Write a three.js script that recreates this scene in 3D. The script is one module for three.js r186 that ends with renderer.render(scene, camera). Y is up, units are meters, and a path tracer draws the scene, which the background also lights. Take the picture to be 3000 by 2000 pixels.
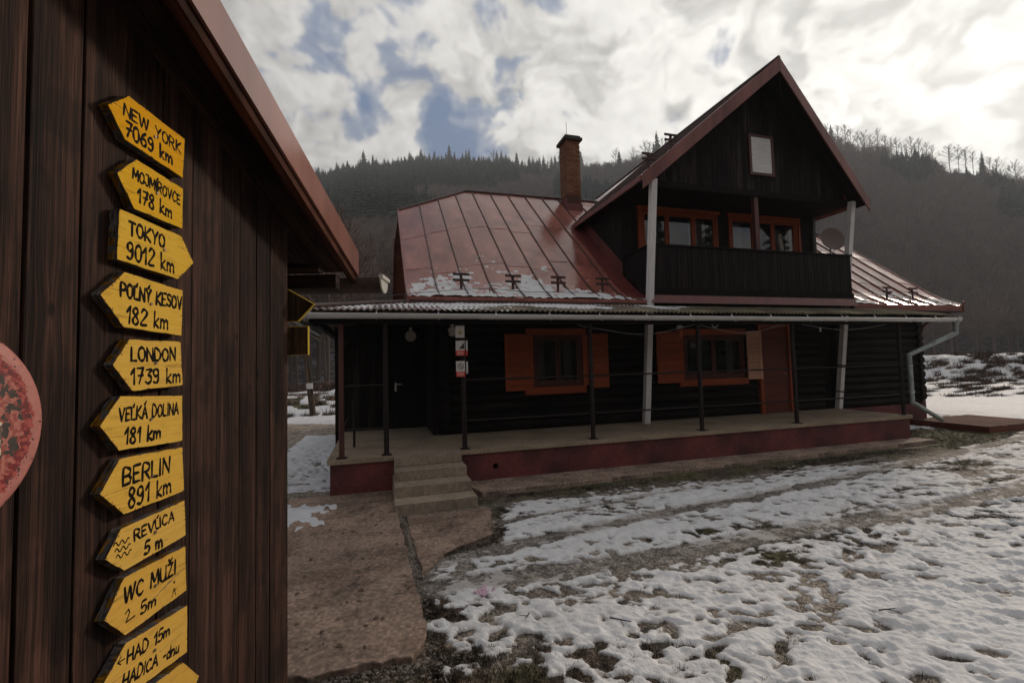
import * as THREE from 'three';
import { mergeGeometries } from 'three/addons/utils/BufferGeometryUtils.js';

// ---------------------------------------------------------------- camera, sky, sun, exposure
const scene = new THREE.Scene();
const camera = new THREE.PerspectiveCamera(73.48, 1024 / 682, 0.05, 4000);
camera.rotation.order = 'YXZ';
camera.position.set(0.707, 1.948, 7.524);
camera.rotation.set(0.05187, -0.28729, -0.0261);
scene.add(camera);

const R = Math.PI / 180;
const SUN_AZ = 64, SUN_EL = 20.5;                      // degrees right of -Z, degrees up
const sunDir = new THREE.Vector3(Math.sin(SUN_AZ * R) * Math.cos(SUN_EL * R), Math.sin(SUN_EL * R), -Math.cos(SUN_AZ * R) * Math.cos(SUN_EL * R));
const sun = new THREE.DirectionalLight(new THREE.Color().setRGB(1, 0.84, 0.68), 2.8);
sun.position.copy(sunDir).multiplyScalar(90).add(new THREE.Vector3(6, 0, 0));
sun.target.position.set(6, 0, 0);
scene.add(sun, sun.target);
sun.castShadow = true;
sun.shadow.radius = 15;
sun.shadow.mapSize.set(4096, 4096);
Object.assign(sun.shadow.camera, { left: -30, right: 30, top: 30, bottom: -30, near: 1, far: 220 });

const renderer = new THREE.WebGLRenderer({ antialias: true });
renderer.toneMapping = THREE.LinearToneMapping;
renderer.toneMappingExposure = 0.85;
renderer.shadowMap.enabled = true;
renderer.shadowMap.type = THREE.PCFSoftShadowMap;

// ---------------------------------------------------------------- noise and small maths
function hash2(x, y, s) { let h = Math.imul(x | 0, 374761393) ^ Math.imul(y | 0, 668265263) ^ Math.imul(s | 0, 2147483647 ^ 0x5bd1e995); h = Math.imul(h ^ (h >>> 13), 1274126177); h ^= h >>> 16; return (h >>> 0) / 4294967296; }
const mod = (a, n) => ((a % n) + n) % n;
function vnoise(x, y, s = 0, px = 0, py = 0) {
  const xi = Math.floor(x), yi = Math.floor(y); let fx = x - xi, fy = y - yi;
  fx = fx * fx * fx * (fx * (fx * 6 - 15) + 10); fy = fy * fy * fy * (fy * (fy * 6 - 15) + 10);
  const X0 = px ? mod(xi, px) : xi, X1 = px ? mod(xi + 1, px) : xi + 1, Y0 = py ? mod(yi, py) : yi, Y1 = py ? mod(yi + 1, py) : yi + 1;
  const a = hash2(X0, Y0, s), b = hash2(X1, Y0, s), c = hash2(X0, Y1, s), d = hash2(X1, Y1, s);
  return a + (b - a) * fx + (c - a) * fy + (a - b - c + d) * fx * fy;
}
function fbm(x, y, oct = 4, s = 0, px = 0, py = 0) {
  let v = 0, a = 0.5, t = 0;
  for (let i = 0; i < oct; i++) { v += a * vnoise(x, y, s + i * 17, px, py); t += a; x *= 2; y *= 2; px *= 2; py *= 2; a *= 0.5; }
  return v / t;
}
function rngOf(seed) { let a = seed >>> 0; return () => { a = (a + 0x6D2B79F5) | 0; let t = Math.imul(a ^ (a >>> 15), 1 | a); t = (t + Math.imul(t ^ (t >>> 7), 61 | t)) ^ t; return ((t ^ (t >>> 14)) >>> 0) / 4294967296; }; }
const rnd = rngOf(20240117);
const clamp = (x, a = 0, b = 1) => Math.min(b, Math.max(a, x));
const sstep = (a, b, x) => { const t = clamp((x - a) / (b - a)); return t * t * (3 - 2 * t); };
const lerp = (a, b, t) => a + (b - a) * t;
function keyed(keys, x) { if (x <= keys[0][0]) return keys[0][1]; for (let i = 1; i < keys.length; i++) if (x <= keys[i][0]) { const t = (x - keys[i - 1][0]) / (keys[i][0] - keys[i - 1][0]); return lerp(keys[i - 1][1], keys[i][1], t * t * (3 - 2 * t)); } return keys[keys.length - 1][1]; }

// ---------------------------------------------------------------- the sky: broken winter cloud, thickening and brightening towards the sun
{
  const W = 2048, H = 1024, data = new Float32Array(W * H * 4);
  const azel = (az, el) => [Math.sin(az * R) * Math.cos(el * R), Math.sin(el * R), -Math.cos(az * R) * Math.cos(el * R)];
  const holes = [[-20, 38, 8, 0.06], [0, 29, 5, 0.1], [11, 25.5, 8, 0.2], [26, 25.5, 6, 0.14], [22, 43, 6, 0.05], [62, 42, 7, 0.16], [-45, 40, 30, 0.1], [-100, 40, 45, 0.1], [160, 50, 55, 0.1], [0, 62, 18, 0.08]].map(h => [...azel(h[0], h[1]), Math.cos(h[2] * R), h[3]]);
  for (let j = 0; j < H; j++) {
    const th = ((j + 0.5) / H - 0.5) * Math.PI, y = Math.sin(th), cy = Math.cos(th);
    for (let i = 0; i < W; i++) {
      const ph = ((i + 0.5) / W - 0.5) * 2 * Math.PI, x = Math.cos(ph) * cy, z = Math.sin(ph) * cy;
      const k = (j * W + i) * 4;
      if (y < -0.02) { data[k] = 0.16; data[k + 1] = 0.15; data[k + 2] = 0.145; data[k + 3] = 1; continue; }
      const g = x * sunDir.x + y * sunDir.y + z * sunDir.z, ang = Math.acos(clamp(g, -1, 1)) / R;
      const q = 9.4 / (Math.max(y, 0) + 0.62), cx = x * q, cz = z * q;
      const wx = fbm(cx * 1.1 + 9, cz * 1.1, 4, 5) - 0.5, wz = fbm(cx * 1.1, cz * 1.1 + 7, 4, 8) - 0.5;
      const big = fbm(cx * 0.55 + 2.2, cz * 0.55 + 6.1, 3, 3);
      const n = 0.38 * big + 0.62 * fbm(cx * 1.9 + wx * 0.9 + 3.1, cz * 1.9 + wz * 0.9 + 1.7, 7, 11) + 0.17 * (fbm(cx * 7 + wx * 3, cz * 7 + wz * 3, 5, 55) - 0.5);
      let hole = 0;
      for (const h of holes) { const d = x * h[0] + y * h[1] + z * h[2]; if (d > h[3]) hole += h[4] * sstep(h[3], 1, d); }
      const cov = 0.305 - 0.1 * Math.exp(-ang * ang / 1300) + 0.03 * sstep(62, 125, ang) + hole;
      const dens = 0.28 * sstep(cov - 0.16, cov, n) + 0.72 * sstep(cov - 0.02, cov + 0.11, n);                       // 0 clear .. 1 thick
      const puff = fbm(cx * 4.5 + 5 + wx * 2, cz * 4.5 + wz * 2, 5, 31);
      const glow = Math.exp(-ang / 24), wide = Math.exp(-ang * ang / 3000);
      // clear air
      const up = Math.max(y, 0), hz = Math.exp(-up * 3.6);
      const far = 1 - 0.15 * sstep(70, 140, ang); let r = (lerp(0.1, 0.3, hz) + 0.5 * glow) * far, gg = (lerp(0.2, 0.38, hz) + 0.47 * glow) * far, b = (lerp(0.4, 0.5, hz) + 0.42 * glow) * far;
      // cloud: lit tops bright, thick middles greyer
      const core = sstep(cov + 0.08, cov + 0.3, n);
      let L = 0.47 + 0.33 * Math.exp(-ang * ang / 9000) + 0.36 * (puff - 0.5) + 0.12 * sstep(0, 0.5, core) * (1 - core) + 0.42 * wide + 0.75 * glow;
      const veil = sstep(0.36, 0.72, fbm(cx * 1.7 + 40 + wx * 2.5, cz * 2.4 + wz * 2.5, 7, 77) + 0.12 * (puff - 0.5));
      L -= (0.06 + 0.55 * wide) * veil;
      const cr = L * 1.01, cg = L * 0.985, cb = L * (0.955 - 0.03 * wide);
      r = lerp(r, cr, dens); gg = lerp(gg, cg, dens); b = lerp(b, cb, dens);
      data[k] = r; data[k + 1] = gg; data[k + 2] = b; data[k + 3] = 1;
    }
  }
  const t = new THREE.DataTexture(data, W, H, THREE.RGBAFormat, THREE.FloatType);
  t.mapping = THREE.EquirectangularReflectionMapping; t.magFilter = THREE.LinearFilter; t.minFilter = THREE.LinearFilter; t.wrapS = THREE.RepeatWrapping; t.needsUpdate = true;
  scene.background = t; scene.environment = t;
}
scene.fog = new THREE.FogExp2(new THREE.Color().setRGB(0.7, 0.72, 0.74), 0.0008);

// ---------------------------------------------------------------- scene-graph helpers
const taken = new Map();
function numbered(n) { const k = taken.get(n) || 0; taken.set(n, k + 1); return k ? n + '_' + String(k).padStart(3, '0') : n; }
function shade(m) { m.castShadow = true; m.receiveShadow = true; return m; }
function part(name, geo, mat, parent) { const m = shade(new THREE.Mesh(geo, mat)); m.name = name; parent.add(m); return m; }
function pivot(name, parent) { const g = new THREE.Group(); g.name = name; parent.add(g); return g; }
function tag(o, label, category, group) { o.userData.label = label; o.userData.category = category; if (group) o.userData.group = group; return o; }
function thing(name, label, category, pos = [0, 0, 0], turn = 0, group) { const g = new THREE.Group(); g.name = numbered(name); scene.add(g); g.position.set(...pos); g.rotation.y = turn; return tag(g, label, category, group); }
function single(name, geo, mat, label, category, group) { const m = shade(new THREE.Mesh(geo, mat)); m.name = numbered(name); scene.add(m); return tag(m, label, category, group); }
function struct(name, geo, mat, label, category, kind = 'structure') { const m = shade(new THREE.Mesh(geo, mat)); m.name = numbered(name); scene.add(m); tag(m, label, category); m.userData.kind = kind; return m; }

// ---------------------------------------------------------------- textures
function tex(w, h, fn, srgb = true) {
  const d = new Uint8Array(w * h * 4);
  for (let j = 0; j < h; j++) for (let i = 0; i < w; i++) { const c = fn(i / w, j / h), k = (j * w + i) * 4; for (let q = 0; q < 3; q++) d[k + q] = clamp(c[q] ?? c[0]) * 255; d[k + 3] = 255; }
  const t = new THREE.DataTexture(d, w, h); t.wrapS = t.wrapT = THREE.RepeatWrapping; t.magFilter = THREE.LinearFilter; t.minFilter = THREE.LinearMipmapLinearFilter; t.generateMipmaps = true;
  if (srgb) t.colorSpace = THREE.SRGBColorSpace; t.needsUpdate = true; return t;
}
// long-grained wood, 1 = 0.6 m across, 2.4 m along
function woodFn(seed, contrast) {
  const knots = []; const r = rngOf(seed); for (let i = 0; i < 9; i++) knots.push([r(), r(), 0.006 + r() * 0.012]);
  return (u, v) => {
    let wob = 0, kd = 0;
    for (const [ku, kv, kr] of knots) { let du = (u - ku); du -= Math.round(du); let dv = (v - kv); dv -= Math.round(dv); const d = Math.hypot(du * 0.6, dv * 2.4 * 0.55); wob += 0.012 * Math.exp(-d * d / (kr * kr * 16)) * Math.sign(du || 1); kd = Math.max(kd, 1 - sstep(kr * 0.4, kr * 1.1, d)); }
    const uu = u + wob + 0.01 * (fbm(u * 4, v * 3, 2, seed + 3, 4, 3) - 0.5);
    const fine = fbm(uu * 160, v * 6, 3, seed, 160, 6), mid = fbm(uu * 36, v * 3, 3, seed + 9, 36, 3), wide = fbm(u * 7, v * 4, 3, seed + 21, 7, 4);
    const crack = sstep(0.72, 0.8, fbm(uu * 90, v * 5, 2, seed + 40, 90, 5)) * sstep(0.5, 0.62, wide);
    const vfine = fbm(uu * 300, v * 26, 2, seed + 60, 300, 26); return clamp(0.62 + contrast * ((fine - 0.5) * 0.5 + (vfine - 0.5) * 0.5 + (mid - 0.5) * 0.42 + (wide - 0.5) * 0.6) - 0.3 * crack - 0.3 * kd);
  };
}
const wA = woodFn(3, 1.0);
const woodMap = tex(512, 1024, (u, v) => { const w = wA(u, v); return [w, w, w]; });
const woodBump = tex(512, 1024, (u, v) => { const w = wA(u, v); return [w, w, w]; }, false);
const wB = woodFn(57, 0.95);
const oldWoodMap = tex(1024, 1024, (u, v) => {
  const blotch = sstep(0.5, 0.68, fbm(u * 6 + 2, v * 14, 4, 97, 6, 14)), w0 = wB(u, v), w = w0 * (1 - 0.2 * blotch), pale = sstep(0.55, 0.8, fbm(u * 60, v * 4, 3, 91, 60, 4)) * sstep(0.42, 0.66, fbm(u * 5, v * 5, 3, 95, 5, 5)), fleck = vnoise(u * 300, v * 500, 7, 300, 500) > 0.985 ? 0.35 : 0;
  const r = w + 0.22 * pale + fleck * 0.5; return [r, r * (0.985 + 0.03 * pale), r * (0.97 + 0.06 * pale)];
});
const oldWoodBump = tex(1024, 1024, (u, v) => { const w = wB(u, v); return [w, w, w]; }, false);
const mottle = (seed, f, oct, lo, hi) => (u, v) => { const n = lerp(lo, hi, fbm(u * f, v * f, oct, seed, f, f)); return [n, n, n]; };
const concreteMap = tex(1024, 1024, (u, v) => {
  const a = fbm(u * 6, v * 6, 5, 201, 6, 6), b = fbm(u * 90, v * 90, 3, 211, 90, 90), st = sstep(0.52, 0.7, fbm(u * 9 + 3, v * 9, 4, 231, 9, 9));
  const sp = vnoise(u * 420, v * 420, 5, 420, 420), pale = sp > 0.955 ? 0.2 : 0, dark = sp < 0.03 ? 0.2 : 0;
  const ck = Math.abs(fbm(u * 5 + 0.3 * a, v * 5 + 0.3 * b, 3, 241, 5, 5) - 0.5) < 0.0035 ? 0.22 : 0; const n = 0.68 + (a - 0.5) * 0.3 + (b - 0.5) * 0.42 - 0.1 * st + pale - dark - ck; return [n, n * (0.985 - 0.02 * st), n * (0.97 - 0.03 * st)];
});
const stepMap = tex(512, 512, (u, v) => { const a = fbm(u * 6, v * 6, 4, 251, 6, 6), b = fbm(u * 80, v * 80, 3, 255, 80, 80); const n = 0.7 + (a - 0.5) * 0.2 + (b - 0.5) * 0.22; return [n, n * 0.99, n * 0.97]; });
const concreteBump = tex(512, 512, mottle(205, 64, 4, 0.1, 0.9), false);
const metalMap = tex(512, 512, (u, v) => { const a = fbm(u * 5, v * 5, 4, 301, 5, 5), b = fbm(u * 70, v * 20, 3, 305, 70, 20); const n = 0.7 + (a - 0.5) * 0.3 + (b - 0.5) * 0.16; return [n, n * (1 + (a - 0.5) * 0.06), n]; });
const metalRough = tex(256, 256, (u, v) => { const a = fbm(u * 6, v * 6, 4, 311, 6, 6); return [1, lerp(0.28, 0.62, a), 1]; }, false);
const zincMap = tex(256, 256, (u, v) => { const a = fbm(u * 8, v * 8, 4, 321, 8, 8); const n = 0.6 + 0.4 * a; return [n, n, n]; });
const plasterMap = tex(512, 512, (u, v) => { const a = fbm(u * 5, v * 5, 5, 331, 5, 5), b = fbm(u * 60, v * 60, 3, 335, 60, 60); const sp = vnoise(u * 200, v * 200, 9, 200, 200) > 0.98 ? 0.22 : 0; const n = 0.66 + (a - 0.5) * 0.55 + (b - 0.5) * 0.2 + sp; return [n, n, n]; });
const snowBump = tex(512, 512, (u, v) => { const n = 0.6 * fbm(u * 24, v * 24, 4, 341, 24, 24) + 0.4 * fbm(u * 100, v * 100, 2, 345, 100, 100); return [n, n, n]; }, false);
const snowMap = tex(512, 512, (u, v) => { const a = fbm(u * 12, v * 12, 4, 351, 12, 12), s = vnoise(u * 250, v * 250, 3, 250, 250); const d = s > 0.985 ? 0.4 : s > 0.96 ? 0.16 : 0; const n = 0.88 + 0.12 * a - d; return [n, n - d * 0.05, n - d * 0.1]; });
const soilMap = tex(1024, 1024, (u, v) => {
  const a = fbm(u * 10, v * 10, 4, 361, 10, 10), b = fbm(u * 120, v * 120, 3, 365, 120, 120), s = vnoise(u * 330, v * 330, 13, 330, 330), c = fbm(u * 34, v * 34, 3, 369, 34, 34);
  const k = 0.72 + (a - 0.5) * 0.35 + (b - 0.5) * 0.8 + (c - 0.5) * 0.5 + (s > 0.95 ? 0.2 : s < 0.06 ? -0.25 : 0); return [k, k * (0.98 + 0.05 * (c - 0.5)), k * (0.95 + 0.1 * (c - 0.5))];
});
const litterMap = tex(512, 512, (u, v) => { const a = fbm(u * 10, v * 10, 5, 381, 10, 10), b = fbm(u * 50, v * 50, 3, 385, 50, 50), s = sstep(0.44, 0.58, a * 0.6 + b * 0.4); const n = 0.85 + 0.2 * (b - 0.5); return [lerp(0.34, 0.7, s) * n, lerp(0.27, 0.69, s) * n, lerp(0.22, 0.71, s) * n]; });

// ---------------------------------------------------------------- materials
function M(r, g, b, rough, o = {}) { const { physical: ph, ...rest } = o, physical = ph || rest.specularIntensity !== undefined; const m = new (physical ? THREE.MeshPhysicalMaterial : THREE.MeshStandardMaterial)({ roughness: rough, metalness: 0, ...rest }); m.color.setRGB(r, g, b); return m; }
const wood = (r, g, b, rough = 0.75, bump = 0.0015) => M(r, g, b, rough, { specularIntensity: 0.3, map: woodMap, bumpMap: woodBump, bumpScale: bump });
const paintMap = tex(512, 1024, (u, v) => { const w = 0.87 + 0.4 * (wA(u, v) - 0.62), s = vnoise(u * 200, v * 300, 21, 200, 300) > 0.985 ? 0.2 : 0; return [w - s, w - s, w - s]; });
const paint = (r, g, b, rough = 0.55) => M(r, g, b, rough, { specularIntensity: 0.5, map: paintMap, bumpMap: woodBump, bumpScale: 0.001 });
const oldWood = (r, g, b, rough = 0.8, bump = 0.002) => M(r, g, b, rough, { specularIntensity: 0.35, map: oldWoodMap, bumpMap: oldWoodBump, bumpScale: bump });
const mat = {
  shed: [oldWood(0.1, 0.048, 0.033, 0.78), oldWood(0.088, 0.041, 0.028, 0.78), oldWood(0.11, 0.054, 0.038, 0.78)],
  
  capRed: M(0.56, 0.25, 0.2, 0.42, { map: metalMap, roughnessMap: metalRough }), capBoard: wood(0.17, 0.06, 0.035, 0.9),
  log: [wood(0.026, 0.018, 0.015, 0.75), wood(0.021, 0.015, 0.013, 0.75), wood(0.032, 0.023, 0.019, 0.75)],
  plank: [oldWood(0.05, 0.036, 0.032, 0.8), oldWood(0.036, 0.025, 0.022, 0.8), oldWood(0.075, 0.06, 0.055, 0.85), oldWood(0.03, 0.021, 0.019, 0.8)],
  balcony: [wood(0.03, 0.019, 0.017, 0.68), wood(0.025, 0.016, 0.015, 0.68), wood(0.036, 0.02, 0.018, 0.68)],
  darkWood: wood(0.025, 0.017, 0.014, 0.78),
  roof: [M(0.62, 0.215, 0.165, 0.42, { map: metalMap, roughnessMap: metalRough }), M(0.57, 0.195, 0.15, 0.42, { map: metalMap, roughnessMap: metalRough }), M(0.67, 0.24, 0.185, 0.44, { map: metalMap, roughnessMap: metalRough })],
  seam: M(0.12, 0.05, 0.04, 0.5, { map: metalMap }), roofTrim: M(0.4, 0.125, 0.1, 0.5, { map: metalMap }), flash: M(0.3, 0.06, 0.05, 0.45, { map: metalMap }),
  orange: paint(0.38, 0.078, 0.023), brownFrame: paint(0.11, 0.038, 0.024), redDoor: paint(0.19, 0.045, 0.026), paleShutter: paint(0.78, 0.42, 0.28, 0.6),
  white: M(0.8, 0.76, 0.74, 0.55, { map: snowMap }), grey: wood(0.3, 0.3, 0.3, 0.6),
  steel: M(0.045, 0.027, 0.027, 0.6, { specularIntensity: 0.4, map: metalMap }), steelRed: M(0.17, 0.045, 0.03, 0.5, { map: metalMap }),
  zinc: M(0.72, 0.7, 0.67, 0.5, { map: snowMap, metalness: 0.12 }), zincGreen: M(0.5, 0.55, 0.53, 0.42, { map: zincMap, metalness: 0.3 }),
  deck: M(0.68, 0.52, 0.37, 0.9, { map: stepMap, bumpMap: concreteBump, bumpScale: 0.003 }), concrete: M(0.6, 0.425, 0.325, 0.82, { map: concreteMap, bumpMap: concreteBump, bumpScale: 0.004 }), apron: M(0.68, 0.5, 0.39, 0.85, { map: concreteMap, bumpMap: concreteBump, bumpScale: 0.004 }),
  step: M(0.62, 0.49, 0.37, 0.9, { map: stepMap, bumpMap: concreteBump, bumpScale: 0.003 }),
  plinth: M(0.25, 0.05, 0.045, 0.7, { map: plasterMap, bumpMap: concreteBump, bumpScale: 0.002 }), black: M(0.01, 0.01, 0.01, 0.9),
  sheetPink: M(0.4, 0.27, 0.24, 0.75, { map: plasterMap }), sheetTan: M(0.38, 0.3, 0.2, 0.85, { map: plasterMap }), sheetMoss: M(0.33, 0.27, 0.16, 0.9, { map: plasterMap }),
  brick: [M(0.52, 0.22, 0.1, 0.85, { map: plasterMap }), M(0.45, 0.17, 0.075, 0.85, { map: plasterMap }), M(0.58, 0.27, 0.13, 0.85, { map: plasterMap })], darkBrick: [M(0.26, 0.1, 0.06, 0.85, { map: plasterMap }), M(0.22, 0.085, 0.055, 0.85, { map: plasterMap })], mortar: M(0.22, 0.17, 0.13, 0.95, { map: plasterMap }), cap: M(0.1, 0.095, 0.085, 0.9, { map: concreteMap }),
  snow: M(0.75, 0.735, 0.73, 0.75, { map: snowMap, bumpMap: snowBump, bumpScale: 0.008, vertexColors: true }),
  glass: M(1, 1, 1, 0.03, { physical: true, transmission: 1, thickness: 0, ior: 1.5 }), curtain: M(0.16, 0.14, 0.125, 0.95, { physical: true, transmission: 0.3, thickness: 0, side: THREE.DoubleSide }),  // curtain cloth coloured dark for the dimness indoors
  blind: M(0.8, 0.78, 0.77, 0.6, { map: snowMap }), dish: M(0.16, 0.12, 0.105, 0.7), zincEnd: M(0.7, 0.67, 0.6, 0.5), cream: M(0.62, 0.58, 0.5, 0.55), brass: M(0.5, 0.5, 0.48, 0.3, { metalness: 0.9 }), cable: M(0.03, 0.03, 0.03, 0.6), wireGrey: M(0.4, 0.4, 0.4, 0.4, { metalness: 0.6 }),
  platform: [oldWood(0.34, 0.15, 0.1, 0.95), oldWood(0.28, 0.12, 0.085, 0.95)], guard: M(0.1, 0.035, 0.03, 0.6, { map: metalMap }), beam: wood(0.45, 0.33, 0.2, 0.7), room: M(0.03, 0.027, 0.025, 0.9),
};

// ---------------------------------------------------------------- geometry helpers
const uvr = rngOf(991);
function uvBox(g, along = 'y', w = 0.6, l = 2.4, ou = uvr(), ov = uvr()) {
  const p = g.attributes.position, n = g.attributes.normal, uv = new Float32Array(p.count * 2), A = 'xyz'.indexOf(along);
  for (let i = 0; i < p.count; i++) {
    const P = [p.getX(i), p.getY(i), p.getZ(i)], N = [Math.abs(n.getX(i)), Math.abs(n.getY(i)), Math.abs(n.getZ(i))], d = N[0] > N[1] && N[0] > N[2] ? 0 : N[1] > N[2] ? 1 : 2;
    let a, b; if (d === A) { a = P[(A + 1) % 3]; b = P[(A + 2) % 3]; } else { b = P[A]; a = P[3 - A - d]; }
    uv[2 * i] = a / w + ou; uv[2 * i + 1] = b / l + ov;
  }
  g.setAttribute('uv', new THREE.BufferAttribute(uv, 2)); return g;
}
function bx(x0, x1, y0, y1, z0, z1, along = 'y', w = 0.6, l = 2.4) { const g = new THREE.BoxGeometry(x1 - x0, y1 - y0, z1 - z0); g.translate((x0 + x1) / 2, (y0 + y1) / 2, (z0 + z1) / 2); return uvBox(g, along, w, l); }
const V = (x, y, z) => new THREE.Vector3(x, y, z);
function place(g, a, b, ref = V(0, 0, 1)) { const d = b.clone().sub(a), y = d.clone().normalize(); let x = y.clone().cross(ref); if (x.lengthSq() < 1e-6) x = y.clone().cross(V(1, 0, 0)); x.normalize(); const z = x.clone().cross(y); const m = new THREE.Matrix4().makeBasis(x, y, z).setPosition(a.clone().add(b).multiplyScalar(0.5)); g.applyMatrix4(m); return g; }
function bar(a, b, w, d, ref) { const g = uvBox(new THREE.BoxGeometry(w, a.distanceTo(b), d)); return place(g, a, b, ref); }
function rod(a, b, r, r2 = r, seg = 10) { const g = new THREE.CylinderGeometry(r2, r, a.distanceTo(b), seg); return place(g, a, b); }
function tube(pts, r, seg = 24, rs = 6, closed = false) { return new THREE.TubeGeometry(new THREE.CatmullRomCurve3(pts, closed), seg, r, rs, closed); }
// polygon in (a,b) pushed out along the third axis
function prism(pts, d0, d1, plane = 'xy', along = 'y', w = 0.6, l = 2.4) {
  const s = new THREE.Shape(pts.map(p => new THREE.Vector2(p[0], p[1])));
  const g = new THREE.ExtrudeGeometry(s, { depth: d1 - d0, bevelEnabled: false }); g.translate(0, 0, d0);
  if (plane === 'zy') { const p = g.attributes.position; for (let i = 0; i < p.count; i++) { const a = p.getX(i), c = p.getZ(i); p.setXYZ(i, c, p.getY(i), a); } flip(g); g.computeVertexNormals(); }
  if (plane === 'xz') { const p = g.attributes.position; for (let i = 0; i < p.count; i++) { const b = p.getY(i), c = p.getZ(i); p.setXYZ(i, p.getX(i), c, b); } flip(g); g.computeVertexNormals(); }
  return uvBox(g, along, w, l);
}
function flip(g) { const a = g.attributes.position; if (g.index) { const ix = g.index.array; for (let i = 0; i < ix.length; i += 3) { const t = ix[i]; ix[i] = ix[i + 1]; ix[i + 1] = t; } } else for (let i = 0; i < a.count; i += 3) { for (const k of ['position', 'normal', 'uv']) { const b = g.attributes[k]; if (!b) continue; const n = b.itemSize, arr = b.array; for (let q = 0; q < n; q++) { const t = arr[(i) * n + q]; arr[i * n + q] = arr[(i + 1) * n + q]; arr[(i + 1) * n + q] = t; } } } return g; }
// closed slab over a grid: top(i,j) gives a point, thickness along a direction
function slab(nu, nv, top, dir, uvf) {
  const pos = [], uv = [], idx = [], st = nv + 1, off = (nu + 1) * st;
  for (let s = 0; s < 2; s++) for (let i = 0; i <= nu; i++) for (let j = 0; j <= nv; j++) { const p = top(i / nu, j / nv); if (s) p.add(dir); pos.push(p.x, p.y, p.z); const q = uvf ? uvf(i / nu, j / nv, p) : [p.x, p.z]; uv.push(q[0], q[1]); }
  const quad = (a, b, c, d) => idx.push(a, b, c, a, c, d);
  for (let i = 0; i < nu; i++) for (let j = 0; j < nv; j++) { const a = i * st + j, b = a + st, c = b + 1, d = a + 1; quad(a, b, c, d); quad(off + a, off + d, off + c, off + b); }
  for (let i = 0; i < nu; i++) { const a = i * st, b = a + st; quad(a, off + a, off + b, b); const c = a + nv, d = b + nv; quad(c, d, off + d, off + c); }
  for (let j = 0; j < nv; j++) { quad(j, j + 1, off + j + 1, off + j); const a = nu * st + j; quad(a, off + a, off + a + 1, a + 1); }
  const g = new THREE.BufferGeometry(); g.setAttribute('position', new THREE.Float32BufferAttribute(pos, 3)); g.setAttribute('uv', new THREE.Float32BufferAttribute(uv, 2)); g.setIndex(idx);
  const f = g.toNonIndexed(); f.computeVertexNormals(); return f;
}
function plain(g) { const q = g.index ? g.toNonIndexed() : g; for (const k of Object.keys(q.attributes)) if (!['position', 'normal', 'uv'].includes(k)) q.deleteAttribute(k); return q; }
const join = list => mergeGeometries(list.map(plain));
const one = rngOf(4242);
const pick = a => a[Math.floor(one() * a.length)];

// ================================================================ LAND
const CX = 0.9, CZ = 7;                                  // middle of the valley floor
const RIDGE = [[-180, 10], [-110, 10], [-70, 12], [-40, 17], [-20, 21], [-14, 21.7], [-6.7, 22.8], [-0.6, 24.4], [7.4, 25.4], [15.6, 25.4], [22.6, 24.7], [29.4, 24.6], [36.6, 25.2], [44, 24.8], [51.6, 23.1], [55.7, 21.3], [58.8, 19.8], [61.7, 18.1], [65.5, 15.5], [75, 11.5], [90, 9], [130, 9], [180, 10]];
const FOOT = [[-180, 130], [-90, 110], [-40, 60], [-12, 36], [0, 36], [20, 52], [45, 115], [70, 150], [180, 150]];
const RD = 430;
const TREE = 17;
function azOf(x, z) { return Math.atan2(x - CX, -(z - CZ)) / R; }
function hillH(x, z) {
  const dx = x - CX, dz = z - CZ, r = Math.hypot(dx, dz), a = azOf(x, z), F = keyed(FOOT, a), H = 1.95 + RD * Math.tan(keyed(RIDGE, a) * R) - TREE;
  const t = (r - F) / (RD - F); if (t < 0) return -0.8 + Math.max(t, -0.1) * 10;
  const n = (fbm(x * 0.012 + 7, z * 0.012, 4, 501) - 0.5);
  if (t <= 1) return -0.8 + H * Math.pow(t, 1.22) + n * 14 * t * (1 - t) + (fbm(x * 0.05, z * 0.05, 3, 507) - 0.5) * 3 * sstep(0, 0.1, t);
  return H - 0.8 - (r - RD) * 0.35;
}
function groundH(x, z) {
  const r = Math.hypot(x - CX, z - CZ);
  let h = (fbm(x * 0.45 + 11, z * 0.45, 3, 521) - 0.5) * 0.06;
  if (r > 15) {
    const a = azOf(x, z), m = sstep(38, 48, a) * (1 - sstep(110, 125, a));
    if (m > 0) { const rr = r + (a - 60) * 0.12 + (fbm(x * 0.2, z * 0.2, 2, 525) - 0.5) * 1.5; h += m * (1.55 * sstep(37.5, 43.5, rr) + 0.25 * sstep(27, 34, rr) + (fbm(x * 0.8, z * 0.8, 3, 527) - 0.5) * 0.25 * sstep(36, 38, rr) * (1 - sstep(43, 46, rr))); }
    if (x < 4 && z < -8) h += 0.55 * sstep(-13.2, -16.5, z) * (1 - sstep(-1, 4, x)) * (0.6 + 0.8 * fbm(x * 0.6, z * 0.6, 3, 529));
  }
  return h;
}
function axis(list) { const out = [list[0][0]]; for (let i = 1; i < list.length; i++) { const [end, s1] = list[i], s0 = list[i - 1][1]; const a = out[out.length - 1]; let p = a; const L = end - a; while (p < end - 1e-6) { const t = (p - a) / L; p += lerp(s0, s1, t); out.push(Math.min(p, end)); } out[out.length - 1] = end; } return out; }
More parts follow.
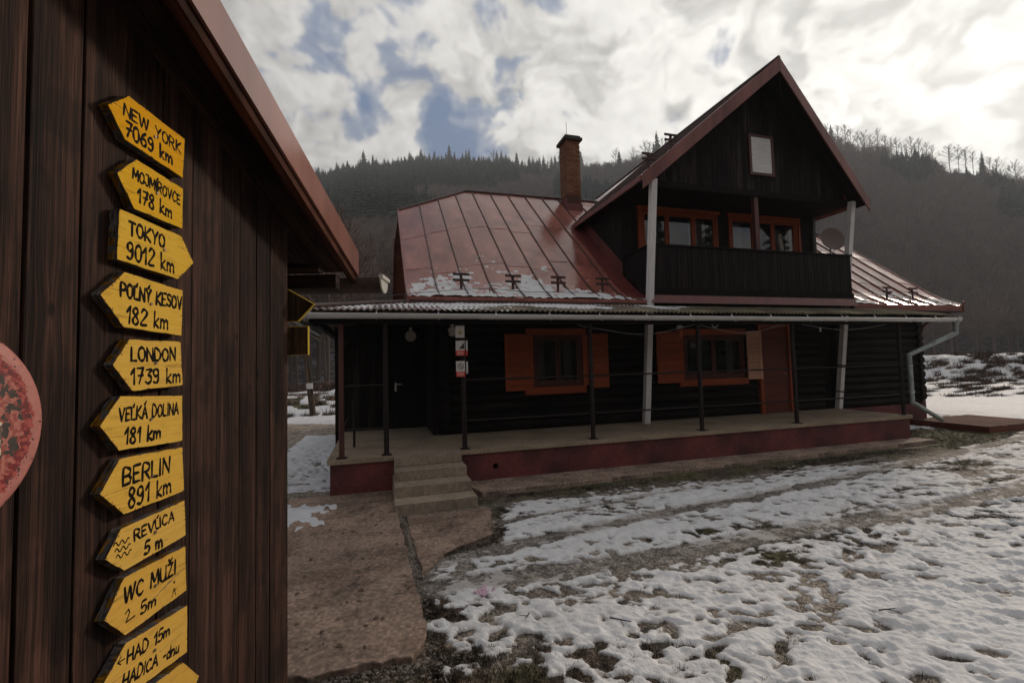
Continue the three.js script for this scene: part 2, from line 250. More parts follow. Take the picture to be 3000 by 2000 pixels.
function gridMesh(xs, zs, hf, keep, color, uvs = 1) {
  const nx = xs.length, nz = zs.length, pos = new Float32Array(nx * nz * 3), uv = new Float32Array(nx * nz * 2), col = color ? new Float32Array(nx * nz * 3) : null, T = keep ? new Float32Array(nx * nz) : null, idx = [];
  for (let i = 0; i < nx; i++) for (let j = 0; j < nz; j++) { const k = i * nz + j, x = xs[i], z = zs[j], h = hf(x, z, k, T); pos[3 * k] = x; pos[3 * k + 1] = h; pos[3 * k + 2] = z; uv[2 * k] = x / uvs; uv[2 * k + 1] = z / uvs; if (col) { const c = color(x, z); col[3 * k] = c[0]; col[3 * k + 1] = c[1]; col[3 * k + 2] = c[2]; } }
  for (let i = 0; i < nx - 1; i++) for (let j = 0; j < nz - 1; j++) { const a = i * nz + j, b = a + nz, c = b + 1, d = a + 1; if (T && T[a] < -0.012 && T[b] < -0.012 && T[c] < -0.012 && T[d] < -0.012) continue; idx.push(a, c, b, a, d, c); }
  const g = new THREE.BufferGeometry(); g.setAttribute('position', new THREE.BufferAttribute(pos, 3)); g.setAttribute('uv', new THREE.BufferAttribute(uv, 2)); if (col) g.setAttribute('color', new THREE.BufferAttribute(col, 3)); g.setIndex(idx); g.computeVertexNormals(); return g;
}
const TRACKS = [{ p: [[0.9, 2.9], [2.4, 2.67], [5.48, 2.25], [8.6, 1.77], [14, 0.85], [20, -0.6], [30, -5]], w: 0.13 }, { p: [[0.9, 3.3], [1.88, 3.41], [3.26, 3.5], [5.64, 3.39], [9.05, 3.3], [14, 2.3], [22, 0], [32, -5]], w: 0.15 }, { p: [[2.2, 1.95], [4, 1.7], [7, 1.3], [10, 1.0]], w: 0.06 }];
function trackD(x, z) { let best = 9; for (const t of TRACKS) { for (let i = 0; i < t.p.length - 1; i++) { const [ax, az] = t.p[i], [bx_, bz] = t.p[i + 1], dx = bx_ - ax, dz = bz - az; const u = clamp(((x - ax) * dx + (z - az) * dz) / (dx * dx + dz * dz)); const d = Math.hypot(x - ax - dx * u, z - az - dz * u) / t.w; if (d < best) best = d; } } return best; }
// ---- ground sheet
{
  const xs = axis([[-1400, 300], [-60, 3], [-6, 0.25], [0.9, 0.1], [8, 0.07], [18, 0.25], [60, 1], [110, 4], [1400, 300]]), zs = axis([[-1400, 300], [-60, 2], [-20, 0.4], [0.5, 0.15], [0.8, 0.07], [6.4, 0.07], [12, 0.5], [80, 6], [1400, 300]]);
  const mix = (a, b, t) => a.map((v, i) => lerp(v, b[i], t));
  const col = (x, z) => {                                // what lies there: soil, matted grass, moss, trodden slush, the drive, dry field grass
    const g = sstep(0.42, 0.6, fbm(x * 2.6 + 5, z * 2.6, 3, 371)), moss = Math.exp(-(((x - 13.6) / 1.7) ** 2 + ((z + 0.2) / 1.0) ** 2)) * 1.2 + 0.4 * sstep(0.55, 0.7, fbm(x * 1.3 + 3, z * 1.3, 3, 541));
    let c = mix([0.15, 0.105, 0.078], [0.125, 0.112, 0.05], g); c = mix(c, [0.16, 0.15, 0.035], clamp(moss));
    if (x > 0.95 && x < 22 && z > 0.4) {
      const td = trackD(x, z), tr = 1 - sstep(0.9, 1.5, td), y = sstep(0.9, 1.5, z) * sstep(0.34, 0.5, fbm(x * 0.9 + 8, z * 1.6, 3, 549) + 0.08 * (fbm(x * 6, z * 6, 2, 553) - 0.5));
      c = mix(c, [0.4, 0.345, 0.305], 0.85 * y); c = mix(c, [0.36, 0.325, 0.3], tr * 0.9);
      c = mix(c, [0.26, 0.18, 0.13], (1 - sstep(1.1, 1.5, x)) * sstep(3.4, 4.2, z) * 0.7);
    }
    if (x < 0.95 && z < 0) c = mix(c, [0.5, 0.42, 0.36], sstep(-0.1, -0.4, z) * sstep(-14, -11.5, z));
    return mix(c, [0.5, 0.3, 0.2], sstep(19, 23, x) * (0.4 + 0.6 * g)).map(v => v * 1.05);
  };
  const g = gridMesh(xs, zs, groundH, false, col, 2.2);
  struct('ground', g, M(1, 1, 1, 0.85, { map: soilMap, bumpMap: soilMap, bumpScale: 0.012, vertexColors: true }), 'brown soil and winter grass of the yard and valley floor', 'ground');
}
// ---- hillside
{
  const na = 300, rs = axis([[22, 3], [100, 7], [400, 9], [440, 6], [1000, 80]]), pos = [], uv = [], idx = [], nr = rs.length;
  for (let i = 0; i <= na; i++) { const a = (-180 + 360 * i / na) * R; for (let j = 0; j < nr; j++) { const x = CX + Math.sin(a) * rs[j], z = CZ - Math.cos(a) * rs[j]; pos.push(x, hillH(x, z), z); uv.push(x / 9, z / 9); } }
  for (let i = 0; i < na; i++) for (let j = 0; j < nr - 1; j++) { const a = i * nr + j, b = a + nr; idx.push(a, b, b + 1, a, b + 1, a + 1); }
  const g = new THREE.BufferGeometry(); g.setAttribute('position', new THREE.Float32BufferAttribute(pos, 3)); g.setAttribute('uv', new THREE.Float32BufferAttribute(uv, 2)); g.setIndex(idx); g.computeVertexNormals();
  struct('hillside', g, M(0.42, 0.4, 0.4, 0.95, { map: litterMap }), 'steep wooded hillside with thin snow and leaf litter', 'hillside');
}
// ---- snow: trodden, with tyre tracks, lying in patches
const FPX = 0.9, FPZ = 0.4, FPS = 0.02, FNX = 800, FNZ = 320, dents = new Float32Array(FNX * FNZ);
{
  const r = rngOf(77);
  const stamp = (x, z, a, L, w, dep) => {
    const R2 = L * 1.5, ca = Math.cos(a), sa = Math.sin(a);
    for (let i = Math.max(0, Math.floor((x - R2 - FPX) / FPS)); i < Math.min(FNX, (x + R2 - FPX) / FPS); i++) for (let j = Math.max(0, Math.floor((z - R2 - FPZ) / FPS)); j < Math.min(FNZ, (z + R2 - FPZ) / FPS); j++) {
      const dx = FPX + i * FPS - x, dz = FPZ + j * FPS - z, u = (dx * ca + dz * sa) / L, v = (-dx * sa + dz * ca) / (w * (1 + 0.25 * Math.sin(u * 3))), d = Math.hypot(u, v);
      const q = dep * (1 - sstep(0.62, 1.0, d)) - 0.007 * sstep(0.9, 1.05, d) * (1 - sstep(1.1, 1.45, d)); const k = i * FNZ + j; if (q > 0) dents[k] = Math.max(dents[k], q); else dents[k] = Math.min(dents[k], dents[k] > 0 ? dents[k] : q);
    }
  };
  // people walking to and from the steps and across the yard
  for (let w = 0; w < 80; w++) {
    let x = 1.2 + r() * 9, z = 1.2 + r() * 5, a = r() < 0.6 ? (-0.35 + 0.7 * r()) + (r() < 0.5 ? Math.PI : 0) + 0.5 : r() * 6.28; const n = 4 + Math.floor(r() * 7);
    for (let i = 0; i < n; i++) { const s = i % 2 ? 1 : -1; stamp(x - Math.sin(a) * 0.09 * s, z + Math.cos(a) * 0.09 * s, a + (r() - 0.5) * 0.3, 0.12 + r() * 0.03, 0.047 + r() * 0.014, 0.03 + r() * 0.03); a += (r() - 0.5) * 0.25; x += Math.cos(a) * (0.34 + r() * 0.2); z += Math.sin(a) * (0.34 + r() * 0.2); }
  }
  for (let i = 0; i < 1500; i++) { const u = r(); stamp(1.1 + Math.pow(u, 1.4) * 13, 0.9 + r() * 5.4, 0.35 + (r() - 0.5) * 1.8, 0.045 + r() * r() * 0.1, 0.025 + r() * 0.03, 0.012 + r() * 0.032); }
}
const BARE = [[1.0, 2.95], [1.37, 2.5], [2.0, 2.25], [2.2, 1.35], [2.6, 0.75], [12.2, 0.5], [12.6, -1.2], [16, -3], [40, -40]];
function bareZ(x) { for (let i = 1; i < BARE.length; i++) if (x <= BARE[i][0]) { const t = (x - BARE[i - 1][0]) / (BARE[i][0] - BARE[i - 1][0]); return lerp(BARE[i - 1][1], BARE[i][1], t); } return -40; }
function snowT(x, z) {
  const r = Math.hypot(x - CX, z - CZ);
  if (x < 1.0 && z > -0.12) {                             // the concrete path: a few leftover scraps by the shed
    const s = fbm(x * 2.4 + 1, z * 1.6 + 4, 4, 611); return z < 4.1 && x < 0.75 ? 0.12 * (s - 0.6 - 0.16 * sstep(-0.25, 0.45, x)) : -0.1;
  }
  const trod = fbm(x * 0.5 + 2, z * 0.85, 3, 601), med = fbm(x * 2.0, z * 3.8, 3, 605), fine = fbm(x * 5 + z * 1.5, z * 11, 3, 609), grit = fbm(x * 19, z * 30, 3, 613);
  let t;
  if (x < 1.0) {                                          // beside and behind the porch, the icy drive
    const d = Math.abs(z + 9.2 - (x + 1.5) * 0.5) ; const w = fbm(x * 1.1, z * 0.9, 3, 617);
    const drive = Math.max(1 - sstep(0.9, 2.0, d), (1 - sstep(-1.7, -1.05 + 0.5 * (w - 0.5), x)) * sstep(-9, -8, z));
    t = 0.045 + 0.05 * (w - 0.5) + 0.03 * (med - 0.5) - 0.085 * drive * (0.6 + 0.8 * med);
    if (z < -12.5 && z > -21) t -= 0.16 * sstep(0.46, 0.6, fbm(x * 1.6, z * 1.6, 3, 619));
    t -= 0.09 * sstep(-1.1, -0.15, z + 0.9 * (w - 0.5)) ; t -= 0.09 * sstep(0.4, 0.6, fine) * sstep(-8, -1, z) * sstep(0.35, 0.6, med); t += 0.02 * sstep(-0.7, -0.1, x) * sstep(-0.1, -0.6, z);
    return t;
  }
  t = 0.0145 + 0.07 * (trod - 0.5) + 0.05 * (med - 0.5) + 0.05 * (fine - 0.5) + 0.045 * (grit - 0.5);
  if (x < 12.5) t -= 0.06 * (1 - sstep(0.05, 0.75 + 0.25 * sstep(3, 6, x), z - bareZ(x)));
  t -= 0.05 * (1 - sstep(1.03, 1.2, x + 0.35 * (med - 0.5))) ; t += 0.014 * (1 - sstep(2.6, 4.5, x)) * sstep(1.9, 2.6, z) * (1 - sstep(4.2, 5, z));
  t -= 0.03 * (1 - sstep(1.2, 2.2, x)) * sstep(3.7, 4.4, z);
  t += 0.012 * sstep(3.2, 5.5, x + (z - 4.2) * 1.2) * sstep(3.9, 4.8, z) + 0.008 * sstep(8, 14, x);
  t -= 0.075 * Math.exp(-((((x - 13.4) / 1.9) ** 2 + ((z + 0.1) / 1.05) ** 2) ** 2)) * (0.5 + med);
  if (x > 12.3 && z < -3.2) t = 0.05;
  const i = (x - FPX) / FPS, j = (z - FPZ) / FPS;
  if (i > 0 && j > 0 && i < FNX - 1 && j < FNZ - 1) { const a = Math.floor(i), b = Math.floor(j), fi = i - a, fj = j - b, k = a * FNZ + b; const d = lerp(lerp(dents[k], dents[k + FNZ], fi), lerp(dents[k + 1], dents[k + FNZ + 1], fi), fj); t -= d; }
  const td = trackD(x, z), tw = td * (1 + 1.1 * (med - 0.5)) + 0.9 * (fine - 0.5);
  if (tw < 1.7) { const inT = 1 - sstep(0.8, 1.12, tw); t = lerp(t + 0.014 * sstep(1, 1.25, tw) * (1 - sstep(1.3, 1.7, tw)), -0.006 + 0.03 * (fine - 0.5) + 0.02 * (med - 0.5) + 0.016 * (grit - 0.5), inT * (0.8 + 0.2 * sstep(0.4, 0.55, trod))); }
  if (r > 19) {                                           // open field, dry-grass strip, bank
    const a = azOf(x, z), rr = r + (a - 60) * 0.12; const f = sstep(19, 22, r), patch = fbm(x * 0.8 + z * 0.5, z * 2.6, 3, 631), clump = fbm(x * 2.6, z * 2.6, 3, 637);
    let tf = 0.07; tf -= 0.4 * sstep(27, 29.5, rr) * (1 - sstep(37, 39, rr)) * sstep(0.54, 0.64, patch) ; tf -= 0.5 * sstep(38, 39.5, rr) * (1 - sstep(43.4, 44.2, rr)) * sstep(0.54, 0.64, clump); t = lerp(t, tf + 0.03 * (med - 0.5), f);
  }
  return t;
}
{
  const xs = axis([[-9, 0.12], [-2.2, 0.04], [1, 0.02], [1.05, 0.016], [6, 0.016], [10, 0.032], [17, 0.07], [50, 0.3]]), zs = axis([[-30, 0.4], [-10, 0.14], [-2, 0.07], [0.6, 0.028], [1.4, 0.018], [6.4, 0.018]]);
  let lastT = 0;
  const hf = (x, z, k, T) => {
    let t;
    if (x > -0.01 && x < 1.0 && z < 0.05 && z > -13) t = -0.1; else if (x >= 1.0 && x < 12.35 && z < 0.5) t = -0.1; else if (x >= 12.35 && x < 15.7 && z < -1.6) t = -0.1; else if (x > 14.9 && x < 17.4 && z > -1.75 && z < 0.15) t = -0.1; else if (z < -3.3 && x < 16 && x > 0.9) t = -0.1; else t = snowT(x, z);
    T[k] = lastT = t; const lift = x < 1 && z > -0.12 ? 0.047 : 0; return groundH(x, z) * (lift ? 0 : 1) + lift + (t > 0 ? (t < 0.01 ? Math.sqrt(0.01 * t) : t) * (x > 1 && x < 18 ? 0.72 : 1) : Math.max(t * 1.6, -0.05));
  };
  const white = [1, 1, 1], wet = [0.52, 0.47, 0.43];
  const col = (x, z) => { if (x < 1.0) return [0.94, 0.95, 0.98]; const td = trackD(x, z); if (x > 26) return white; const thin = (1 - sstep(0.001, 0.012, lastT + 0.012 * (fbm(x * 30, z * 30, 2, 655) - 0.5))) * 0.85, tk = (1 - sstep(0.9, 1.3, td)) * 0.7, k = clamp(Math.max(thin, tk)); return white.map((v, i) => lerp(v, wet[i], k)); };
  const g = gridMesh(xs, zs, hf, true, col, 1.5);
  struct('snow_cover', g, mat.snow, 'trodden melting snow with footprints and tyre tracks across the yard', 'snow', 'stuff');
}
// ---- concrete path, strip below the steps, apron along the porch
{
  const jag = (a, b, n, s, amp) => { const o = []; for (let i = 0; i < n; i++) { const t = i / n, dx = b[0] - a[0], dy = b[1] - a[1], L = Math.hypot(dx, dy), k = (fbm(i * 0.7 + s, s, 3, 71) - 0.5) * amp; o.push([a[0] + dx * t - dy / L * k, a[1] + dy * t + dx / L * k]); } return o; };
  const path = [...jag([-1.6, -0.06], [0.9, -0.04], 8, 1, 0.02), ...jag([0.9, -0.04], [0.925, 1.1], 6, 2, 0.02), ...jag([0.925, 1.15], [1.02, 4.05], 46, 3, 0.045), ...jag([1.02, 4.05], [0.9, 4.32], 8, 4, 0.05), ...jag([0.9, 4.32], [-1.6, 4.2], 40, 5, 0.12)];
  const g = new THREE.ExtrudeGeometry(new THREE.Shape(path.map(p => new THREE.Vector2(p[0], -p[1]))), { depth: 0.12, bevelEnabled: true, bevelSize: 0.012, bevelThickness: 0.012, bevelSegments: 2 }); g.rotateX(-Math.PI / 2); g.translate(0, -0.085, 0);
  struct('concrete_path', uvBox(g, 'x', 2.3, 2.3), mat.concrete, 'worn brown concrete path between the shed and the porch steps', 'path');
  const s2 = [...jag([1.07, 1.32], [2.14, 1.42], 12, 6, 0.03), ...jag([2.14, 1.42], [1.95, 2.3], 12, 7, 0.06), ...jag([1.95, 2.3], [1.4, 2.62], 8, 8, 0.06), ...jag([1.4, 2.62], [1.1, 3.05], 8, 9, 0.05), ...jag([1.1, 3.05], [1.05, 1.32], 20, 10, 0.05)];
  const h = new THREE.ExtrudeGeometry(new THREE.Shape(s2.map(p => new THREE.Vector2(p[0], -p[1]))), { depth: 0.1, bevelEnabled: true, bevelSize: 0.01, bevelThickness: 0.01, bevelSegments: 1 }); h.rotateX(-Math.PI / 2); h.translate(0, -0.075, 0);
  struct('concrete_path', uvBox(h, 'x', 2.3, 2.3), mat.concrete, 'short broken concrete strip below the porch steps', 'path');
  const ap = [[2.02, 0.006], [12.45, 0.006], ...jag([12.5, 0.36], [2.02, 0.72], 60, 12, 0.03)];
  const a = new THREE.ExtrudeGeometry(new THREE.Shape(ap.map(p => new THREE.Vector2(p[0], -p[1]))), { depth: 0.14, bevelEnabled: true, bevelSize: 0.008, bevelThickness: 0.01, bevelSegments: 1 }); a.rotateX(-Math.PI / 2); a.translate(0, -0.085, 0.01);
  struct('concrete_apron', uvBox(a, 'x', 2.3, 2.3), mat.apron, 'narrow concrete apron along the foot of the red porch plinth', 'path');
}
// ---- grass where the snow has gone, dry stems on the bank
function blades(n, h, spread, seed) { const r = rngOf(seed), pos = [], nor = []; for (let i = 0; i < n; i++) { const a = r() * 6.283, d = r() * spread, x = Math.cos(a) * d, z = Math.sin(a) * d, l = h * (0.5 + 0.6 * r()), b = r() * 6.283, w = h * 0.055, lean = l * (0.3 + 0.9 * r()); const cx = Math.cos(b), cz = Math.sin(b); pos.push(x - cz * w, 0, z + cx * w, x + cz * w, 0, z - cx * w, x + cx * lean, l * 0.8, z + cz * lean); for (let k = 0; k < 3; k++) nor.push(0, 1, 0); } const g = new THREE.BufferGeometry(); g.setAttribute('position', new THREE.Float32BufferAttribute(pos, 3)); g.setAttribute('normal', new THREE.Float32BufferAttribute(nor, 3)); return g; }
function scatter(name, geo, material, spots, label, category, colors) {
  const im = new THREE.InstancedMesh(geo, material, spots.length), m = new THREE.Matrix4(), q = new THREE.Quaternion(), e = new THREE.Euler(), c = new THREE.Color();
  spots.forEach((s, i) => { e.set(s[5] || 0, s[3], 0); q.setFromEuler(e); m.compose(V(s[0], s[1], s[2]), q, V(s[4], s[6] || s[4], s[4])); im.setMatrixAt(i, m); const k = colors(i, s); im.setColorAt(i, c.setRGB(k[0], k[1], k[2])); });
  im.name = numbered(name); shade(im); scene.add(im); tag(im, label, category); im.userData.kind = 'stuff'; return im;
}
{
  const r = rngOf(313), spots = [];
  for (let i = 0; i < 120000 && spots.length < 17000; i++) { const u = r(); const x = 1.03 + Math.pow(u, 1.35) * 16, z = (x > 12.4 ? -2.2 : 0.6) + r() * 6; if (x < 2.2 && z < bareZ(x)) continue; if (x < 12.4 && z < bareZ(x) + 0.06) continue; if (x > 14.8 && x < 17.5 && z < 0.2) continue; const st = snowT(x, z); if (st > 0.012 || (st > 0.003 && r() < 0.55) || trackD(x, z) < 1) continue; if (x < 12 && fbm(x * 0.9 + 8, z * 1.6, 3, 549) > 0.46 && r() < 0.85) continue; spots.push([x, groundH(x, z) - 0.004, z, r() * 6.28, 0.5 + r() * 0.8]); }
  for (let i = 0; i < 700; i++) { const z = 1.25 + r() * 3.1, x = 1.035 + r() * 0.1 * (0.4 + fbm(z * 3, 1, 2, 5)); spots.push([x, -0.005, z, r() * 6.28, 0.5 + r() * 0.6]); }
  for (let i = 0; i < 500; i++) { const x = 0.1 + r() * 1.1, z = 4.33 + r() * 0.25; spots.push([x, -0.005, z, r() * 6.28, 0.5 + r() * 0.7]); }
  scatter('grass', blades(9, 0.034, 0.035, 5), M(1, 1, 1, 0.9, { side: THREE.DoubleSide }), spots, 'short matted winter grass showing through the snow', 'grass', (i, s) => { const m = Math.exp(-(((s[0] - 13.6) / 2) ** 2 + ((s[2] + 0.1) / 1.2) ** 2)), k = 0.6 + 0.7 * hash2(i, 3, 1), d = hash2(i, 9, 2) < 0.55 ? 1 : 0; return [lerp(0.11, 0.2, d) * k, lerp(lerp(0.092, 0.145, d), 0.15, m * 0.6) * k, lerp(0.045, 0.09, d) * k]; });
  const tw = []; const r2 = rngOf(555);
  for (let i = 0; i < 12000 && tw.length < 5200; i++) { const a = 48 + r2() * 34, rr = 27 + r2() * 17, x = CX + Math.sin(a * R) * rr, z = CZ - Math.cos(a * R) * rr; if (snowT(x, z) > 0) continue; tw.push([x, groundH(x, z) - 0.02, z, r2() * 6.28, (0.5 + r2() * 0.8) * (rr > 37 ? 1.25 : 0.8)]); }
  for (let i = 0; i < 1400; i++) { const x = -9 + r2() * 10, z = -29 + r2() * 4; tw.push([x, Math.max(groundH(x, z), hillH(x, z)), z, r2() * 6.28, 1 + r2() * 1.2]); }
  for (let i = 0; i < 500; i++) { const x = -8 + r2() * 9, z = -20.5 + r2() * 7; if (snowT(x, z) > 0) continue; tw.push([x, groundH(x, z), z, r2() * 6.28, 0.5 + r2() * 0.8]); }
  scatter('dry_grass', blades(16, 0.34, 0.22, 8), M(1, 1, 1, 0.9, { side: THREE.DoubleSide }), tw, 'dry reddish brown grass and bramble on the snowy field bank', 'dry grass', i => { const k = 0.7 + 0.6 * hash2(i, 4, 1), d = hash2(i, 8, 3); return d < 0.65 ? [0.5 * k, 0.29 * k, 0.19 * k] : [0.3 * k, 0.22 * k, 0.17 * k]; });
}
// ---- grit and small stones gathered along the broken edges of the concrete
{
  const r = rngOf(717), st = [], g = new THREE.IcosahedronGeometry(0.011, 0), p = g.attributes.position; for (let i = 0; i < p.count; i++) { const k = 0.75 + 0.5 * hash2(Math.round(p.getX(i) * 4000), Math.round(p.getY(i) * 4000) + Math.round(p.getZ(i) * 9000), 3); p.setXYZ(i, p.getX(i) * k, p.getY(i) * k * 0.7, p.getZ(i) * k); } g.computeVertexNormals();
  const put = (x, z, y, s) => st.push([x, y, z, r() * 6.28, s]);
  for (let i = 0; i < 1500; i++) { const z = 1.2 + r() * 3.2; put(1.035 + (r() - 0.35) * 0.16 * r(), z, groundH(1.05, z) + 0.002, 0.3 + r() * r() * 1.5); }
  for (let i = 0; i < 900; i++) { const x = 0.0 + r() * 1.3; put(x, 4.31 + r() * r() * 0.3, groundH(x, 4.4) + 0.002, 0.3 + r() * r() * 1.6); }
  for (let i = 0; i < 500; i++) { put(-0.1 + r() * 1.05, 0.2 + r() * 4, 0.047, 0.15 + r() * r() * 0.5); }
  for (let i = 0; i < 1400; i++) { const x = 1.1 + r() * 6, z = 1.2 + r() * 4.6; if (snowT(x, z) > 0) continue; put(x, z, groundH(x, z), 0.25 + r() * r() * 1.0); }
  for (let i = 0; i < 900; i++) { const x = 2.1 + r() * 10; put(x, bareZ(x) + 0.02 + r() * 0.25, groundH(x, 0.8), 0.3 + r() * r() * 1.2); }
  scatter('gravel', g, M(1, 1, 1, 0.95), st, 'loose grit and small stones along the edges of the concrete', 'gravel', i => { const k = 0.5 + 0.9 * hash2(i, 2, 9); return [0.2 * k, 0.165 * k, 0.135 * k]; });
}
// ---- trees
function coniferCrown(seed) {
  const r = rngOf(seed), pos = [], L = 17;
  for (let i = 0; i < L; i++) {
    const t = i / (L - 1), y = lerp(0.1, 0.97, Math.pow(t, 0.9)), rad = 0.17 * Math.pow(1 - t, 0.75) + 0.012, n = Math.round(lerp(9, 4, t)), a0 = r() * 6.28;
    for (let k = 0; k < n; k++) {
      const a = a0 + k / n * 6.283 + (r() - 0.5) * 0.5, l = rad * (0.65 + 0.6 * r()), dr = l * (0.35 + 0.3 * r()), wd = l * (0.3 + 0.2 * r()), ca = Math.cos(a), sa = Math.sin(a), up = 0.012 + 0.015 * r();
      const B = [0, y + up, 0], T = [ca * l, y - dr, sa * l], m = 0.6, Lf = [ca * l * m - sa * wd, y - dr * m * 0.75 - 0.012, sa * l * m + ca * wd], Rt = [ca * l * m + sa * wd, y - dr * m * 0.75 - 0.012, sa * l * m - ca * wd], Mi = [ca * l * m, y - dr * m * 0.5 + 0.006, sa * l * m];
      pos.push(...B, ...Lf, ...Mi, ...B, ...Mi, ...Rt, ...Mi, ...Lf, ...T, ...Mi, ...T, ...Rt);
    }
  }
  pos.push(-0.006, 0.93, 0, 0.006, 0.93, 0, 0, 1.02, 0, 0, 0.93, -0.006, 0, 0.93, 0.006, 0, 1.02, 0);
  const g = new THREE.BufferGeometry(); g.setAttribute('position', new THREE.Float32BufferAttribute(pos, 3)); g.computeVertexNormals(); return g;
}
function trunkGeo(h, r, lean = 0) { const g = new THREE.CylinderGeometry(r * 0.3, r, h, 6, 3); g.translate(0, h / 2, 0); const p = g.attributes.position; for (let i = 0; i < p.count; i++) { const t = p.getY(i) / h; p.setX(i, p.getX(i) + lean * Math.sin(t * 3) * r * 3); } g.computeVertexNormals(); return g; }
function bareCrown(seed, bushy = 1) {
  const r = rngOf(seed), list = [], pos = [];
  const twig = (p, d, l, w) => { const q = V(r() - 0.5, r() - 0.5, r() - 0.5).cross(d).normalize().multiplyScalar(w); const e = p.clone().addScaledVector(d, l); pos.push(p.x - q.x, p.y - q.y, p.z - q.z, p.x + q.x, p.y + q.y, p.z + q.z, e.x, e.y, e.z); return e; };
  for (let i = 0; i < 15; i++) {
    const y = lerp(0.3, 0.86, i / 15 + r() * 0.04), a = i * 2.4 + r(), el = lerp(0.5, 1.15, i / 15), d = V(Math.cos(a) * Math.cos(el), Math.sin(el), Math.sin(a) * Math.cos(el)), l = lerp(0.3, 0.14, i / 15) * (0.8 + 0.4 * r()), A = V(0, y, 0), B = A.clone().addScaledVector(d, l);
    list.push(rod(A, B, 0.0075, 0.002, 4));
    for (let k = 0; k < 7; k++) { const p = A.clone().lerp(B, 0.3 + 0.7 * r()), dd = d.clone().add(V(r() - 0.5, r() * 0.7 - 0.2, r() - 0.5).multiplyScalar(1.5)).normalize(), ll = l * (0.3 + 0.35 * r()), e = twig(p, dd, ll, 0.0028); for (let m = 0; m < 5 * bushy; m++) { const pp = p.clone().lerp(e, 0.25 + 0.75 * r()), d3 = dd.clone().add(V(r() - 0.5, r() * 0.8 - 0.25, r() - 0.5).multiplyScalar(1.8)).normalize(); twig(pp, d3, ll * (0.35 + 0.4 * r()), 0.0022); } }
  }
  const g = new THREE.BufferGeometry(); g.setAttribute('position', new THREE.Float32BufferAttribute(pos, 3)); g.computeVertexNormals();
  const s = list.map(q => { const f = q.toNonIndexed(); f.deleteAttribute('uv'); return f; }); return mergeGeometries([g, ...s]);
}
const needles = [M(0.034, 0.047, 0.034, 0.9, { side: THREE.DoubleSide }), M(0.028, 0.04, 0.031, 0.9, { side: THREE.DoubleSide })], barkM = M(0.1, 0.075, 0.06, 0.95), twigM = M(0.14, 0.095, 0.078, 0.95, { side: THREE.DoubleSide }), paleBark = M(0.5, 0.47, 0.43, 0.9);
const conG = [11, 12, 13].map(coniferCrown), barG = [21, 22, 23].map(s => bareCrown(s)), conT = trunkGeo(0.9, 0.012), barT = trunkGeo(0.95, 0.011, 0.5);
function hillY(x, z) { return Math.max(hillH(x, z), groundH(x, z)); }
function treeAt(kind, x, z, h, label, group, rough) {
  const t = thing(kind === 'conifer' ? 'conifer_tree' : 'bare_tree', label, 'tree', [x, hillY(x, z) - 0.3, z], rnd() * 6.28, group); const w = h * (0.85 + rnd() * 0.4);
  t.scale.set(w, h, w); part('trunk', kind === 'conifer' ? conT : barT, barkM, t); part('crown', kind === 'conifer' ? pick(conG) : pick(barG), kind === 'conifer' ? pick(needles) : twigM, t); return t;
}
